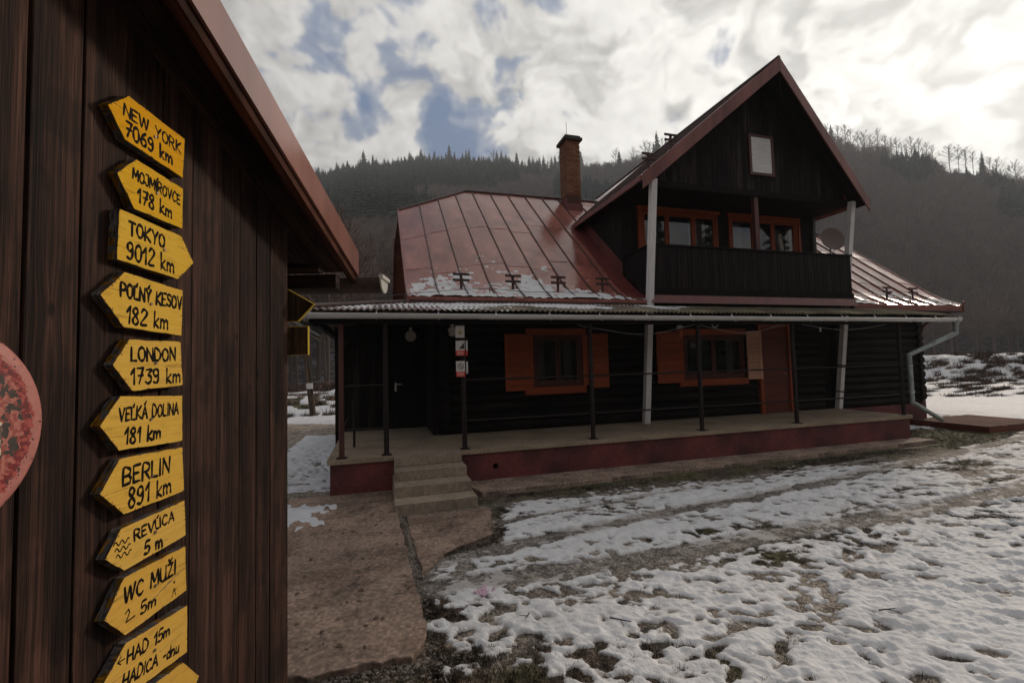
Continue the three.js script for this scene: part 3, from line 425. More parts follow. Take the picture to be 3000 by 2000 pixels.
{
  const r = rngOf(808), inView = (a) => a > -13 && a < 68;
  // the skyline, tree by tree
  for (let a = -11.5; a < 67; a += 0.5) {
    if (a > 37.5 && a < 49) continue;
    const clumpy = fbm(a * 0.35, 2, 3, 901); const dense = a > 3 && a < 24 ? 0.8 : a < 3 ? 0.45 : a < 37 ? 0.6 : 0.85; if (r() > dense) continue;
    const rr = RD + 3 - r() * 9, x = CX + Math.sin((a + r() * 0.3) * R) * rr, z = CZ - Math.cos((a + r() * 0.3) * R) * rr, con = r() < (a < 24 ? 0.88 : a < 37 ? 0.45 : 0.1);
    treeAt(con ? 'conifer' : 'bare', x, z, (con ? 18 : 16) + (con ? 20 * r() * r() : 7 * r()) * (0.4 + clumpy), con ? 'dark conifer standing along the crest of the wooded hill' : 'bare broadleaf tree standing along the crest of the wooded hill', con ? 'conifers on the hill crest' : 'bare trees on the hill crest');
  }
  // trunks above the drive, seen between shed and porch
  for (let i = 0; i < 34; i++) { const a = -12.5 + r() * 9, rr = 37 + Math.pow(r(), 1.2) * 45, x = CX + Math.sin(a * R) * rr, z = CZ - Math.cos(a * R) * rr; treeAt('bare', x, z, 12 + r() * 7, 'thin bare tree on the snowy slope above the icy drive', 'bare trees above the drive'); }
  // conifers across the yard, mirrored in the loggia windows
  for (let i = 0; i < 11; i++) { const a = 112 + i * 6.2 + r() * 3, rr = 30 + r() * 12; treeAt('conifer', CX + Math.sin(a * R) * rr, CZ - Math.cos(a * R) * rr, 13 + r() * 8, 'tall conifer across the yard, facing the loggia windows', 'conifers across the yard'); }
  const bi = treeAt('bare', CX + Math.sin(15.2 * R) * 190, CZ - Math.cos(15.2 * R) * 190, 15, 'pale leafless birch standing above the cottage ridge', 'birch'); bi.name = 'birch_tree'; delete bi.userData.group; bi.children[0].material = paleBark; bi.children[1].material = M(0.4, 0.36, 0.33, 0.9, { side: THREE.DoubleSide });
  // the wood as a mass
  const con = [[], [], []], bar = [[], [], []];
  for (let i = 0; i < 40000; i++) {
    const a = -46 + r() * 116, rr = Math.sqrt(lerp(60 * 60, (RD - 8) * (RD - 8), r())), x = CX + Math.sin(a * R) * rr, z = CZ - Math.cos(a * R) * rr, F = keyed(FOOT, a); if (rr < F + 6) continue; if (a > -13 && a < -3.5 && rr < 70) continue;
    const t = (rr - F) / (RD - F), sp = fbm(x * 0.016 + 3, z * 0.016, 3, 911) - 0.05 * sstep(0.8, 1, t) - 0.12 * sstep(28, 42, a); const isC = sp > 0.52; if (!isC && r() < 0.2) continue; if (isC && rr > RD - 55 + 30 * (r() - 0.5)) continue;
    const h = (isC ? 12 + r() * 11 : 8 + r() * 5); (isC ? con : bar)[Math.floor(r() * 3)].push([x, hillY(x, z) - 0.4, z, r() * 6.28, h * (0.9 + 0.4 * r()), 0, h]);
  }
  for (let i = 0; i < 3500; i++) { const a = 70 + r() * 275, rr = lerp(300, RD, Math.sqrt(r())), x = CX + Math.sin(a * R) * rr, z = CZ - Math.cos(a * R) * rr, h = 13 + r() * 8; (r() < 0.5 ? con : bar)[Math.floor(r() * 3)].push([x, hillY(x, z) - 0.4, z, r() * 6.28, h, 0, h]); }
  const tr = g => { const f = g.toNonIndexed(); f.deleteAttribute('uv'); return f; };
  con.forEach((s, k) => scatter('conifer_forest', mergeGeometries([conG[k], tr(conT)]), M(1, 1, 1, 0.9, { side: THREE.DoubleSide }), s, 'dark conifer wood spread over the hillside', 'forest', i => { const q = 0.7 + 0.6 * hash2(i, k, 5); return [0.034 * q, 0.046 * q, 0.034 * q]; }));
  bar.forEach((s, k) => scatter('bare_forest', mergeGeometries([barG[k], tr(barT)]), M(1, 1, 1, 0.95, { side: THREE.DoubleSide }), s, 'leafless brown broadleaf wood spread over the hillside', 'forest', i => { const q = 0.7 + 0.6 * hash2(i, k, 6); return [0.18 * q, 0.132 * q, 0.112 * q]; }));
}

// ================================================================ THE COTTAGE
const house = thing('log_cottage', 'dark log cottage with red metal roof, balcony gable and long porch', 'cottage');
const DK = 0.578;                                                        // porch floor
const ridgeZ = -6.2, ridgeY = 7.36, eaveZ = -1.15, XL = 1.29, XR = 16.5, kneeZ = -4.75, RXL = 3.37, RXR = 14.45;
function roofY(z) { const l = ridgeY - 0.848 * (z - ridgeZ); return z > -2.1 ? l + 0.2 * ((z + 2.1) / 0.95) ** 2 : l; }
const backZ = z => 2 * ridgeZ - z;

// ---- porch floor, plinth, steps
{
  const pl = pivot('porch', house);
  part('floor_slab', prism([[-0.04, 0.04], [12.39, 0.04], [12.39, -1.82], [1.9, -1.82], [1.9, -3.34], [-0.04, -3.34]].map(p => [p[0], p[1]]), DK - 0.07, DK, 'xz', 'x', 2.3, 2.3), mat.deck, pl);
  const s = new THREE.Shape([[0, -0.3], [12.33, -0.3], [12.33, DK - 0.073], [0, DK - 0.073]].map(p => new THREE.Vector2(...p))); const h = new THREE.Path(); h.absarc(2.59, 0.27, 0.05, 0, Math.PI * 2, true); s.holes.push(h);
  const g = new THREE.ExtrudeGeometry(s, { depth: 0.2, bevelEnabled: false, curveSegments: 20 }); g.translate(0, 0, -0.2); part('front_plinth', uvBox(g, 'x', 2, 2), mat.plinth, pl);
  part('vent_dark', bx(2.5, 2.7, 0.17, 0.37, -0.25, -0.203), mat.black, pl);  // black plate closing the opening, painted for the darkness inside it
  part('side_plinth', bx(0.004, 0.2, -0.3, DK - 0.074, -3.3, -0.203, 'x', 2, 2), mat.plinth, pl);
  part('side_plinth', bx(12.13, 12.326, -0.3, DK - 0.074, -1.8, -0.203, 'x', 2, 2), mat.plinth, pl);
  const st = pivot('steps', house);
  const zs = [0.2, 0.53, 0.86, 1.2], rr = rngOf(8);
  for (let i = 0; i < 4; i++) { const y1 = DK - i * 0.1445 + (i ? 0 : 0.004), y0 = i === 3 ? -0.1 : y1 - 0.1445, sx = i * 0.012; const g2 = new THREE.BoxGeometry(1.04 + sx * 2, y1 - y0 - 0.004, zs[i] - 0.045); g2.translate(1.465 + (rr() - 0.5) * 0.012, (y0 + y1) / 2, (zs[i] + 0.045) / 2); part('step', uvBox(g2, 'x', 3.3, 3.3), mat.step, st); }
}

// ---- log front wall with its openings
const OPEN = [[3.8, 5.14, 1.36, 2.66], [7.56, 9.5, 1.4, 2.62], [9.86, 10.92, 0.5, 2.9], [12.02, 12.44, 0.5, 3.2]];
{
  const w = pivot('front_wall', house);
  const s = new THREE.Shape([[1.85, 0.3], [15.5, 0.3], [15.5, 3.25], [1.85, 3.25]].map(p => new THREE.Vector2(...p)));
  for (const [a, b, c, d] of OPEN.slice(0, 2)) { const h = new THREE.Path([[a + 0.06, c + 0.06], [a + 0.06, d - 0.05], [b - 0.06, d - 0.05], [b - 0.06, c + 0.06]].map(p => new THREE.Vector2(...p))); s.holes.push(h); }
  const g = new THREE.ExtrudeGeometry(s, { depth: 0.12, bevelEnabled: false }); g.translate(0, 0, -2.0); part('backing', uvBox(g, 'x'), mat.plank[1], w);
  const rr = rngOf(61), pitch = 0.205;
  for (let k = 0; k < 13; k++) {
    const y = DK + 0.1 + k * pitch; if (y > 3.22) break;
    const spans = []; let x = 1.98 + (k % 2 ? 0.0 : 0.06);
    for (const [a, b, c, d] of OPEN) { if (y + 0.09 > c && y - 0.09 < d) { if (a - x > 0.2) spans.push([x, a]); x = b; } }
    spans.push([x, 15.5]);
    const cut = []; for (const [a, b] of spans) { cut.push([a, b]); }
    for (const [a, b] of cut) {
      const rad = 0.112 + (rr() - 0.5) * 0.016, g2 = new THREE.CylinderGeometry(rad * 0.98, rad * 1.02, b - a, 16, Math.max(2, Math.round((b - a) / 0.5))), p = g2.attributes.position; const s1 = rr() * 50;
      for (let i = 0; i < p.count; i++) { const q = p.getY(i), w2 = (fbm(q * 0.8 + s1, s1, 2, 7) - 0.5) * 0.018; p.setX(i, p.getX(i) * (1 + (fbm(q * 3 + s1, Math.atan2(p.getZ(i), p.getX(i)), 2, 9) - 0.5) * 0.06) + w2); }
      g2.computeVertexNormals(); const u = g2.attributes.uv; for (let i = 0; i < u.count; i++) u.setXY(i, u.getX(i) * 0.6 / 0.6 + s1, u.getY(i) * (b - a) / 2.4 + s1);
      g2.rotateZ(Math.PI / 2); g2.translate((a + b) / 2, y, a >= 12.4 ? -1.82 : -1.86); part('log', g2, mat.log[k % 3], w);
    }
  }
  // crossed log ends where the side walls meet the front
  for (let k = 0; k < 12; k++) { const y = DK + 0.2 + k * pitch; for (const X of [2.0, 15.56]) { const g2 = new THREE.CylinderGeometry(0.1, 0.1, 0.5, 14); g2.rotateX(Math.PI / 2); g2.translate(X, y, -1.9); part('log_end', g2, mat.log[(k + 1) % 3], w); } }
  part('corner_board', bx(12.05, 12.41, DK + 0.002, 3.2, -1.92, -1.86), mat.darkWood, w);
  part('wall_plinth', bx(12.42, 15.6, -0.3, DK - 0.01, -2.0, -1.69, 'x', 2, 2), mat.plinth, w);
  part('wall_plinth', bx(1.9, 12.1, -0.3, DK - 0.08, -2.0, -1.84, 'x', 2, 2), mat.plinth, w);
}
// ---- side and back walls
{
  const prof = (z0, z1) => { const o = []; for (let i = 0; i <= 10; i++) { const z = lerp(z0, z1, i / 10); o.push([z, roofY(z) - 0.12]); } return o; };
  const poly = [[-10.5, -0.2], [-1.86, -0.2], ...prof(-1.86, kneeZ), ...prof(-1.86, kneeZ).map(([z, y]) => [backZ(z), y]).reverse().map(([z, y]) => [Math.max(z, -10.5), y])];
  part('side_wall', prism(poly, 1.78, 1.88, 'zy', 'y'), mat.plank[1], house);
  part('side_wall', prism(poly, 15.5, 15.62, 'zy', 'y'), mat.plank[1], house);
  part('back_wall', bx(1.9, 15.48, -0.2, 3.2, -10.6, -10.48, 'x'), mat.plank[1], house);
  const rw = pivot('corner_post', house); part('post', bx(15.64, 15.76, -0.1, 3.05, -1.9, -1.76), mat.steelRed, rw); part('brace', tube([V(15.7, 2.45, -1.8), V(15.85, 2.8, -1.7), V(16.3, 3.1, -1.35)], 0.05, 14, 8), mat.steelRed, rw);
}
// ---- recessed entrance on the left
{
  const a = pivot('entrance', house);
  part('back_wall', bx(-0.2, 1.88, -0.2, 3.35, -3.46, -3.345), mat.darkWood, a);
  const rr = rngOf(14); for (let i = 0; i < 12; i++) { const x0 = -0.2 + i * 0.172; if (x0 > 0.62 && x0 < 1.6) continue; part('plank', bx(x0, x0 + 0.165, DK, 2.98, -3.342, -3.325 + rr() * 0.004), mat.plank[i % 4], a); }
  part('side_wall', bx(-0.2, -0.1, -0.2, 3.0, -8, -3.465), mat.darkWood, a);
  part('return_wall', bx(1.9, 1.98, DK, 3.1, -3.34, -1.98), mat.darkWood, a);
  const d = pivot('door', house); part('panel', bx(0.68, 1.58, DK, 2.62, -3.34, -3.3), mat.darkWood, d);
  for (let i = 0; i < 6; i++) part('board', bx(0.7 + i * 0.145, 0.7 + i * 0.145 + 0.138, DK + 0.03, 2.6, -3.298, -3.285), mat.plank[1 + i % 2 * 2], d);
  part('handle', join([bx(1.08, 1.12, 1.42, 1.62, -3.284, -3.275), bx(1.1, 1.24, 1.57, 1.59, -3.25, -3.23), bx(1.1, 1.12, 1.57, 1.59, -3.276, -3.25)]), mat.brass, d);
}
// ---- ground-floor windows, shutters, door
function shutter(name, parent, x0, x1, y0, y1, z, turn, hingeRight, m, n = 7) {
  const s = pivot(name, parent); const W = x1 - x0, hx = hingeRight ? x1 : x0; s.position.set(hx, 0, z); s.rotation.y = turn; const a = hingeRight ? -W : 0, b = hingeRight ? 0 : W;
  const gs = [bx(a, a + 0.06, y0, y1, 0, 0.035), bx(b - 0.06, b, y0, y1, 0, 0.035), bx(a + 0.06, b - 0.06, y0, y0 + 0.07, 0, 0.034, 'x'), bx(a + 0.06, b - 0.06, y1 - 0.07, y1, 0, 0.034, 'x')];
  part('frame', join(gs), m, s); for (let i = 0; i < n; i++) { const h = (y1 - y0 - 0.14) / n; part('slat', bx(a + 0.061, b - 0.061, y0 + 0.07 + i * h + 0.002, y0 + 0.07 + (i + 1) * h - 0.002, 0.006, 0.03, 'x'), m, s); } return s;
}
function casement(parent, x0, x1, y0, y1, z, cuts, m, sillM, curt) {
  const fr = [bx(x0, x0 + 0.07, y0, y1, z - 0.06, z + 0.02), bx(x1 - 0.07, x1, y0, y1, z - 0.06, z + 0.02), bx(x0 + 0.07, x1 - 0.07, y1 - 0.07, y1, z - 0.06, z + 0.019, 'x'), bx(x0 + 0.07, x1 - 0.07, y0, y0 + 0.07, z - 0.06, z + 0.019, 'x')];
  part('frame', join(fr), m, parent); const xs = [x0 + 0.07, ...cuts, x1 - 0.07];
  for (let i = 0; i < xs.length - 1; i++) {
    const a = xs[i] + (i ? 0.004 : 0.002), b = xs[i + 1] - 0.004, c = y0 + 0.073, d = y1 - 0.073, t = 0.055;
    part('sash', join([bx(a, a + t, c, d, z - 0.045, z + 0.005), bx(b - t, b, c, d, z - 0.045, z + 0.005), bx(a + t, b - t, c, c + t, z - 0.045, z + 0.004, 'x'), bx(a + t, b - t, d - t, d, z - 0.045, z + 0.004, 'x')]), m, parent);
    part('pane', bx(a + t, b - t, c + t, d - t, z - 0.026, z - 0.022), mat.glass, parent);
    if (curt && curt[i]) { const [u0, u1] = curt[i]; const A = lerp(a, b, u0), B = lerp(a, b, u1); part('curtain', slab(28, 3, (u, v) => V(lerp(A, B, u), lerp(c, d, v), z - 0.3 + 0.018 * Math.sin(u * 40 + v * 2)), V(0, 0, -0.002)), mat.curtain, parent); }
  }
  part('room', join([bx(x0 - 0.1, x1 + 0.1, y0 - 0.1, y1 + 0.1, z - 0.95, z - 0.9), bx(x0 - 0.1, x0 - 0.06, y0 - 0.1, y1 + 0.1, z - 0.9, z - 0.2), bx(x1 + 0.06, x1 + 0.1, y0 - 0.1, y1 + 0.1, z - 0.9, z - 0.2), bx(x0 - 0.06, x1 + 0.06, y1 + 0.06, y1 + 0.1, z - 0.9, z - 0.2, 'x'), bx(x0 - 0.06, x1 + 0.06, y0 - 0.1, y0 - 0.06, z - 0.9, z - 0.2, 'x')]), mat.room, parent);  // near-black box behind the panes, its colour standing in for indoor darkness
}
{
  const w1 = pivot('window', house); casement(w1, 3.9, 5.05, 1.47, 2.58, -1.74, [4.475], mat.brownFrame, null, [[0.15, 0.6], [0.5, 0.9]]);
  part('lintel', bx(3.74, 5.14, 2.583, 2.72, -1.77, -1.70, 'x'), mat.orange, w1); part('sill', bx(3.7, 5.11, 1.31, 1.467, -1.77, -1.68, 'x'), mat.orange, w1);
  part('jamb_board', bx(5.053, 5.2, 1.47, 2.58, -1.77, -1.70), mat.orange, w1); part('jamb_board', bx(3.83, 3.897, 1.47, 2.58, -1.77, -1.70), mat.orange, w1);
  shutter('shutter', w1, 3.24, 3.86, 1.41, 2.6, -1.66, 0.06, true, mat.orange); shutter('shutter', w1, 5.22, 5.62, 1.41, 2.6, -1.68, -0.22, false, mat.orange);
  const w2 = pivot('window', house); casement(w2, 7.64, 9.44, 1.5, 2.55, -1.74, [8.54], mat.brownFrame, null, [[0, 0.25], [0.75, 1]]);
  part('lintel', bx(7.5, 9.5, 2.553, 2.7, -1.77, -1.70, 'x'), mat.orange, w2); part('sill', bx(7.52, 9.5, 1.34, 1.497, -1.77, -1.68, 'x'), mat.orange, w2);
  shutter('shutter', w2, 6.86, 7.6, 1.44, 2.63, -1.66, 0.05, true, mat.orange); shutter('shutter', w2, 9.47, 9.85, 1.45, 2.64, -1.68, -0.2, false, mat.paleShutter, 12);
  const d = pivot('door', house); part('frame', join([bx(9.88, 9.98, DK, 2.86, -1.8, -1.7), bx(10.82, 10.92, DK, 2.86, -1.8, -1.7), bx(9.98, 10.82, 2.76, 2.86, -1.8, -1.701, 'x')]), mat.orange, d);
  for (let i = 0; i < 15; i++) part('board', bx(9.983, 10.817, DK + 0.01 + i * 0.1445, DK + 0.01 + i * 0.1445 + 0.141, -1.79, -1.745 + (i % 3) * 0.001, 'x'), mat.redDoor, d);
  part('handle', rod(V(10.74, 1.55, -1.72), V(10.64, 1.55, -1.72), 0.01), mat.brass, d);
}
// ---- porch posts and rails
const POSTX = [0.163, 0.832, 2.09, 4.445, 6.79, 9.16, 12.3];
{
  POSTX.forEach((x, i) => { const pz = -0.085; const p = pivot('porch_post', house); part('shaft', rod(V(x, DK, pz), V(x, 2.74, pz), 0.042, 0.042, 14), i ? mat.steel : mat.steelRed, p); part('foot_plate', bx(x - 0.075, x + 0.075, DK + 0.001, DK + 0.012, pz - 0.075, pz + 0.075), mat.steel, p); });  // first post coloured redder to look lit
  const b = pivot('post_brace', house); part('bar', bar(V(0.163, 2.3, -0.1), V(0.5, 2.72, -0.75), 0.05, 0.05), mat.steel, b);
  const rails = pivot('railing', house);
  for (const [a, c] of [[0, 1], [2, 3], [3, 4], [4, 5], [5, 6]]) for (const y of [1.72, 1.04]) part('rail', rod(V(POSTX[a] + 0.04, y + (a ? 0 : -0.03), -0.085), V(POSTX[c] - 0.04, y + (a ? 0 : -0.03), -0.085), 0.016, 0.016, 8), mat.steel, rails);
  for (const y of [1.72, 1.04]) { part('rail', rod(V(12.3, y, -0.13), V(12.3, y, -1.7), 0.016, 0.016, 8), mat.steel, rails); part('rail', rod(V(0.163, y - 0.03, -0.13), V(0.163, y - 0.03, -3.3), 0.016, 0.016, 8), mat.steel, rails); }
  part('rail_post', rod(V(0.3, DK, -1.1), V(0.3, 1.05, -1.1), 0.022), mat.steel, rails);
  // the two tall white props carrying the gable
  for (const [x, z0, z1, y1] of [[6.43, -1.47, -0.82, 5.86], [12.46, -1.76, -1.07, 5.92]]) { const p = pivot('support_post', house); part('post', bar(V(x, DK, z0), V(x, y1, z1), 0.13, 0.12, V(0, 0, 1)), mat.white, p); }
}
// ---- porch roof: corrugated sheets, hip cap, rafters, gutter, downpipe
const porchY = z => 2.86 - (z - 0.22) * 0.215;
{
  const p = pivot('porch_roof', house), lam = 0.095, amp = 0.014, zb = x => x < 1.5 ? lerp(0.2, -1.42, (x + 0.42) / 1.92) : -1.42;
  for (let k = 0; k < 13; k++) {
    const x0 = -0.42 + k * 1.085, x1 = x0 + 1.09, n = 92, m = k < 2 ? mat.sheetPink : k < 6 ? mat.sheetTan : mat.sheetMoss, lift = (k % 2) * 0.006;
    part('corrugated_sheet', slab(n, 4, (u, v) => { const x = lerp(x0, x1, u), z = lerp(0.24 + (fbm(x * 0.9, 1, 2, 3) - 0.5) * 0.03, zb(x), v); return V(x, porchY(z) + lift + amp * Math.cos(x / lam * 2 * Math.PI), z); }, V(0, -0.006, 0), (u, v, q) => [q.x / 1.3, q.z / 1.3]), m, p);
  }
  part('hip_cap', rod(V(-0.42, porchY(0.2) + 0.03, 0.22), V(1.5, porchY(-1.42) + 0.03, -1.42), 0.035), mat.sheetPink, p);
  part('side_sheet', slab(2, 30, (u, v) => { const z = lerp(0.18, -8, v), s = clamp((0.2 - z) / 1.62); return V(lerp(-0.42, lerp(-0.4, 1.76, s), u), lerp(2.86, lerp(2.87, 3.18, s), u), z); }, V(0, -0.006, 0)), mat.sheetTan, p);
  part('front_beam', bx(-0.3, 12.7, 2.66, 2.78, -0.14, -0.04, 'x'), mat.darkWood, p);
  part('side_beam', bx(-0.25, -0.15, 2.64, 2.76, -8, -0.15, 'z'), mat.darkWood, p);
  for (let i = 0; i < 15; i++) { const x = -0.1 + i * 0.95; part('rafter', bar(V(x, porchY(0.15) - 0.075, 0.15), V(x, porchY(-1.6) - 0.075, -1.6), 0.06, 0.09, V(1, 0, 0)), i < 2 ? mat.beam : mat.darkWood, p); }
  part('rafter', bar(V(-0.36, 2.8, 0.14), V(1.4, 3.02, -1.4), 0.06, 0.09), mat.beam, p); part('batten', bx(-0.35, 1.2, 2.83, 2.86, -0.5, -0.44, 'x'), mat.beam, p); part('batten', bx(-0.05, 1.4, 2.93, 2.96, -1.0, -0.94, 'x'), mat.beam, p);
}
{
  const gt = pivot('gutter', house), gy = 2.775, r = 0.068, gz = 0.315;
  const half = (L) => { const pos = [], idx = [], n = 14; for (let s = 0; s < 2; s++) for (let e = 0; e < 2; e++) for (let i = 0; i <= n; i++) { const a = Math.PI + Math.PI * i / n, q = r - s * 0.004; pos.push(e * L, Math.sin(a) * q, Math.cos(a) * q); } const N = n + 1; for (let i = 0; i < n; i++) { idx.push(i, N + i, N + i + 1, i, N + i + 1, i + 1, 2 * N + i, 3 * N + i + 1, 3 * N + i, 2 * N + i, 2 * N + i + 1, 3 * N + i + 1); } const g = new THREE.BufferGeometry(); g.setAttribute('position', new THREE.Float32BufferAttribute(pos, 3)); g.setIndex(idx); g.computeVertexNormals(); const uv = []; for (let i = 0; i < pos.length; i += 3) uv.push(pos[i], pos[i + 1] * 4); g.setAttribute('uv', new THREE.Float32BufferAttribute(uv, 2)); return g; };
  const a = -0.52, b = 13.68, N = 5;
  for (let i = 0; i < N; i++) { const x0 = lerp(a, b, i / N), g = half((b - a) / N - 0.003); g.translate(x0, gy - i * 0.006, gz); part('gutter_run', g, mat.zinc, gt); }
  part('bead', rod(V(a, gy + 0.004, gz + r), V(b, gy - 0.024, gz + r), 0.008, 0.008, 8), mat.zinc, gt);
  const side = half(3.6); side.rotateY(Math.PI / 2); side.translate(-0.53, gy, 0.3); part('gutter_run', side, mat.zincGreen, gt);
  for (let i = 0; i < 15; i++) { const x = -0.25 + i * 0.95; const pts = []; for (let k = 0; k <= 10; k++) { const q = Math.PI + Math.PI * k / 10; pts.push(V(x, gy - 0.004 - i * 0.0016 + Math.sin(q) * (r + 0.004), gz + Math.cos(q) * (r + 0.004))); } part('bracket', join([tube(pts, 0.006, 16, 5), bar(V(x, gy, gz - r), V(x, porchY(0.2) - 0.01, 0.2), 0.02, 0.006)]), mat.zinc, gt); }
  const ec = new THREE.CylinderGeometry(r, r, 0.004, 16, 1, false, 0, Math.PI); ec.rotateZ(Math.PI / 2); ec.rotateX(Math.PI / 2); ec.translate(b + 0.003, gy - 0.02, gz); part('end_cap', ec, mat.zinc, gt);
  const d = pivot('downpipe', house);
  const hop = new THREE.CylinderGeometry(0.075, 0.045, 0.16, 16, 1, true); hop.translate(13.56, gy - 0.13, gz); part('hopper', hop, mat.zincGreen, d);
  const P = [V(13.56, 2.6, 0.315), V(13.56, 2.42, 0.3), V(12.42, 1.95, 0.03), V(12.42, 0.86, 0.03), V(13.3, 0.42, 0.06)];
  for (let i = 0; i < P.length - 1; i++) { part('pipe', rod(P[i], P[i + 1], 0.048, 0.048, 16), mat.zincGreen, d); if (i) { const s = new THREE.SphereGeometry(0.052, 14, 10); s.translate(P[i].x, P[i].y, P[i].z); part('elbow', s, mat.zincGreen, d); } }
  for (const y of [1.7, 1.1]) { const t = new THREE.TorusGeometry(0.052, 0.008, 6, 16); t.rotateX(Math.PI / 2); t.translate(12.42, y, 0.03); part('clamp', t, mat.zinc, d); }
}
// ---- main roof: standing-seam sheets
{
  const rf = pivot('main_roof', house), rr = rngOf(71);
  const zTop = x => x < RXL ? lerp(kneeZ, ridgeZ, clamp((x - XL) / (RXL - XL))) : x > RXR ? lerp(ridgeZ, kneeZ, clamp((x - RXR) / (XR - RXR))) : ridgeZ;
  const strips = []; for (let i = 0; i < 9; i++) strips.push([XL + i * 0.573, XL + (i + 1) * 0.573]); for (let i = 0; i < 7; i++) strips.push([12.42 + i * 0.583, 12.42 + (i + 1) * 0.583]);
  for (let i = 0; i < 9; i++) strips.push([6.447 + i * 0.6637, 6.447 + (i + 1) * 0.6637]);
  strips.forEach(([x0, x1], si) => {
    const zA = si >= 16 ? -4.2 : eaveZ, cuts = [0]; const st = 0.18 + rr() * 0.16; for (let t = st; t < 0.9; t += 0.3 + rr() * 0.08) cuts.push(t); cuts.push(1);
    for (let c = 0; c < cuts.length - 1; c++) {
      const ph = rr() * 20, m = mat.roof[Math.floor(rr() * 3)];
      part('roof_panel', slab(4, 9, (u, v) => { const x = lerp(x0, x1, u), t = lerp(cuts[c], cuts[c + 1], v), z = lerp(zA, zTop(x), t); const w = (fbm(x * 2.2 + ph, z * 1.6, 3, 17) - 0.5) * 0.02 * Math.sin(u * Math.PI); return V(x, roofY(z) + 0.01 * (1 - v) + w, z); }, V(0, -0.06, 0), (u, v, q) => [q.x / 1.7 + ph, q.z / 1.7]), m, rf);
    }
    if (si < 16 || si >= 16) { const x = x0, zt = zTop(x), pts = []; for (let i = 0; i <= 12; i++) { const z = lerp(zA - (si >= 16 ? 0 : -0.01), zt, i / 12); pts.push([z, roofY(z)]); } if (si === 0 || si === 9) return; part('standing_seam', slab(12, 1, (u, v) => { const z = lerp(zA, zt, u); return V(x + (v - 0.5) * 0.02, roofY(z) + 0.042, z); }, V(0, -0.04, 0)), mat.seam, rf); }
  });
  // back slope and the two half-hips
  part('back_slope', slab(20, 14, (u, v) => { const x = lerp(XL, XR, u), z = lerp(eaveZ, zTop(x), v); return V(x, roofY(z), backZ(z)); }, V(0, -0.06, 0), (u, v, q) => [q.x / 1.7, q.z / 1.7]), mat.roof[1], rf);
  for (const [xk, xr] of [[XL, RXL], [XR, RXR]]) part('hip_slope', slab(8, 6, (u, v) => V(lerp(xk, xr, v), lerp(roofY(kneeZ), ridgeY, v), lerp(lerp(kneeZ, ridgeZ, v), lerp(backZ(kneeZ), ridgeZ, v), u)), V(0, -0.06, 0), (u, v, q) => [q.z / 1.7, q.y / 1.7]), mat.roof[1], rf);
  part('ridge_cap', rod(V(RXL, ridgeY + 0.015, ridgeZ), V(RXR, ridgeY + 0.015, ridgeZ), 0.045), mat.seam, rf);
  for (const [xk, xr] of [[XL, RXL], [XR, RXR]]) { part('hip_cap', rod(V(xk, roofY(kneeZ) + 0.015, kneeZ), V(xr, ridgeY + 0.015, ridgeZ), 0.035), mat.seam, rf); part('hip_cap', rod(V(xk, roofY(kneeZ) + 0.015, backZ(kneeZ)), V(xr, ridgeY + 0.015, ridgeZ), 0.035), mat.seam, rf); }
  for (const X of [XL - 0.035, XR + 0.005]) for (const bk of [0, 1]) part('verge_trim', slab(16, 1, (u, v) => { const z = lerp(eaveZ + 0.02, kneeZ, u); return V(X + v * 0.03, roofY(z) + 0.03, bk ? backZ(z) : z); }, V(0, -0.2, 0)), X < 5 ? mat.roof[0] : mat.roofTrim, rf);
  part('eave_trim', bx(XL, 6.43, roofY(eaveZ) - 0.13, roofY(eaveZ) - 0.052, eaveZ - 0.03, eaveZ - 0.005, 'x'), mat.seam, rf); part('eave_trim', bx(12.44, XR, roofY(eaveZ) - 0.14, roofY(eaveZ) - 0.052, eaveZ - 0.03, eaveZ - 0.005, 'x'), mat.roofTrim, rf);  // left trim takes the dark seam colour to stand in for the shaded gap
  part('eave_soffit', bx(XL, 6.43, roofY(eaveZ) - 0.16, roofY(eaveZ) - 0.135, -1.9, eaveZ - 0.03, 'x'), mat.darkWood, rf); part('eave_soffit', bx(12.44, XR, roofY(eaveZ) - 0.17, roofY(eaveZ) - 0.145, -1.9, eaveZ - 0.03, 'x'), mat.darkWood, rf);
  const scroll = new THREE.TorusGeometry(0.05, 0.02, 8, 16, 4.6); scroll.translate(XR + 0.02, roofY(eaveZ) + 0.07, eaveZ + 0.02); part('eave_finial', scroll, mat.roofTrim, rf);
  // snow guards: two short bars on a stem
  const guard = (x, z, y = roofY(z)) => { const g = pivot('snow_guard', house); part('stem', bx(x - 0.025, x + 0.025, y - 0.02, y + 0.32, z - 0.012, z + 0.012), mat.guard, g); for (const k of [0.15, 0.27]) part('bar', bx(x - 0.17, x + 0.17, y + k, y + k + 0.05, z + 0.013, z + 0.035, 'x'), mat.guard, g); };
  for (const x of [2.36, 3.46, 4.48, 5.55, 14.3, 15.3]) guard(x, -1.62);
  guard(6.55, -1.15, 5.81 + 0.41 * 0.836 + 0.12); guard(7.15, -1.15, 5.81 + 1.01 * 0.836 + 0.12);
  // lightning conductor: wire on little holders along the eave
  const lc = pivot('lightning_wire', house); part('wire', tube([V(-0.2, 3.06, -0.55), V(0.6, 3.18, -0.75), V(1.2, 3.3, -1.0), V(2.0, 3.42, -1.25), V(2.9, 3.5, -1.4), V(3.6, 3.46, -1.38), V(5.2, 3.46, -1.36)], 0.006, 60, 5), mat.cable, lc); for (const [x, y, z] of [[0.6, 3.0, -0.75], [1.2, 3.12, -1.0], [2.9, 3.36, -1.4]]) part('holder', rod(V(x, y, z), V(x, y + 0.2, z), 0.008), mat.cable, lc);
}
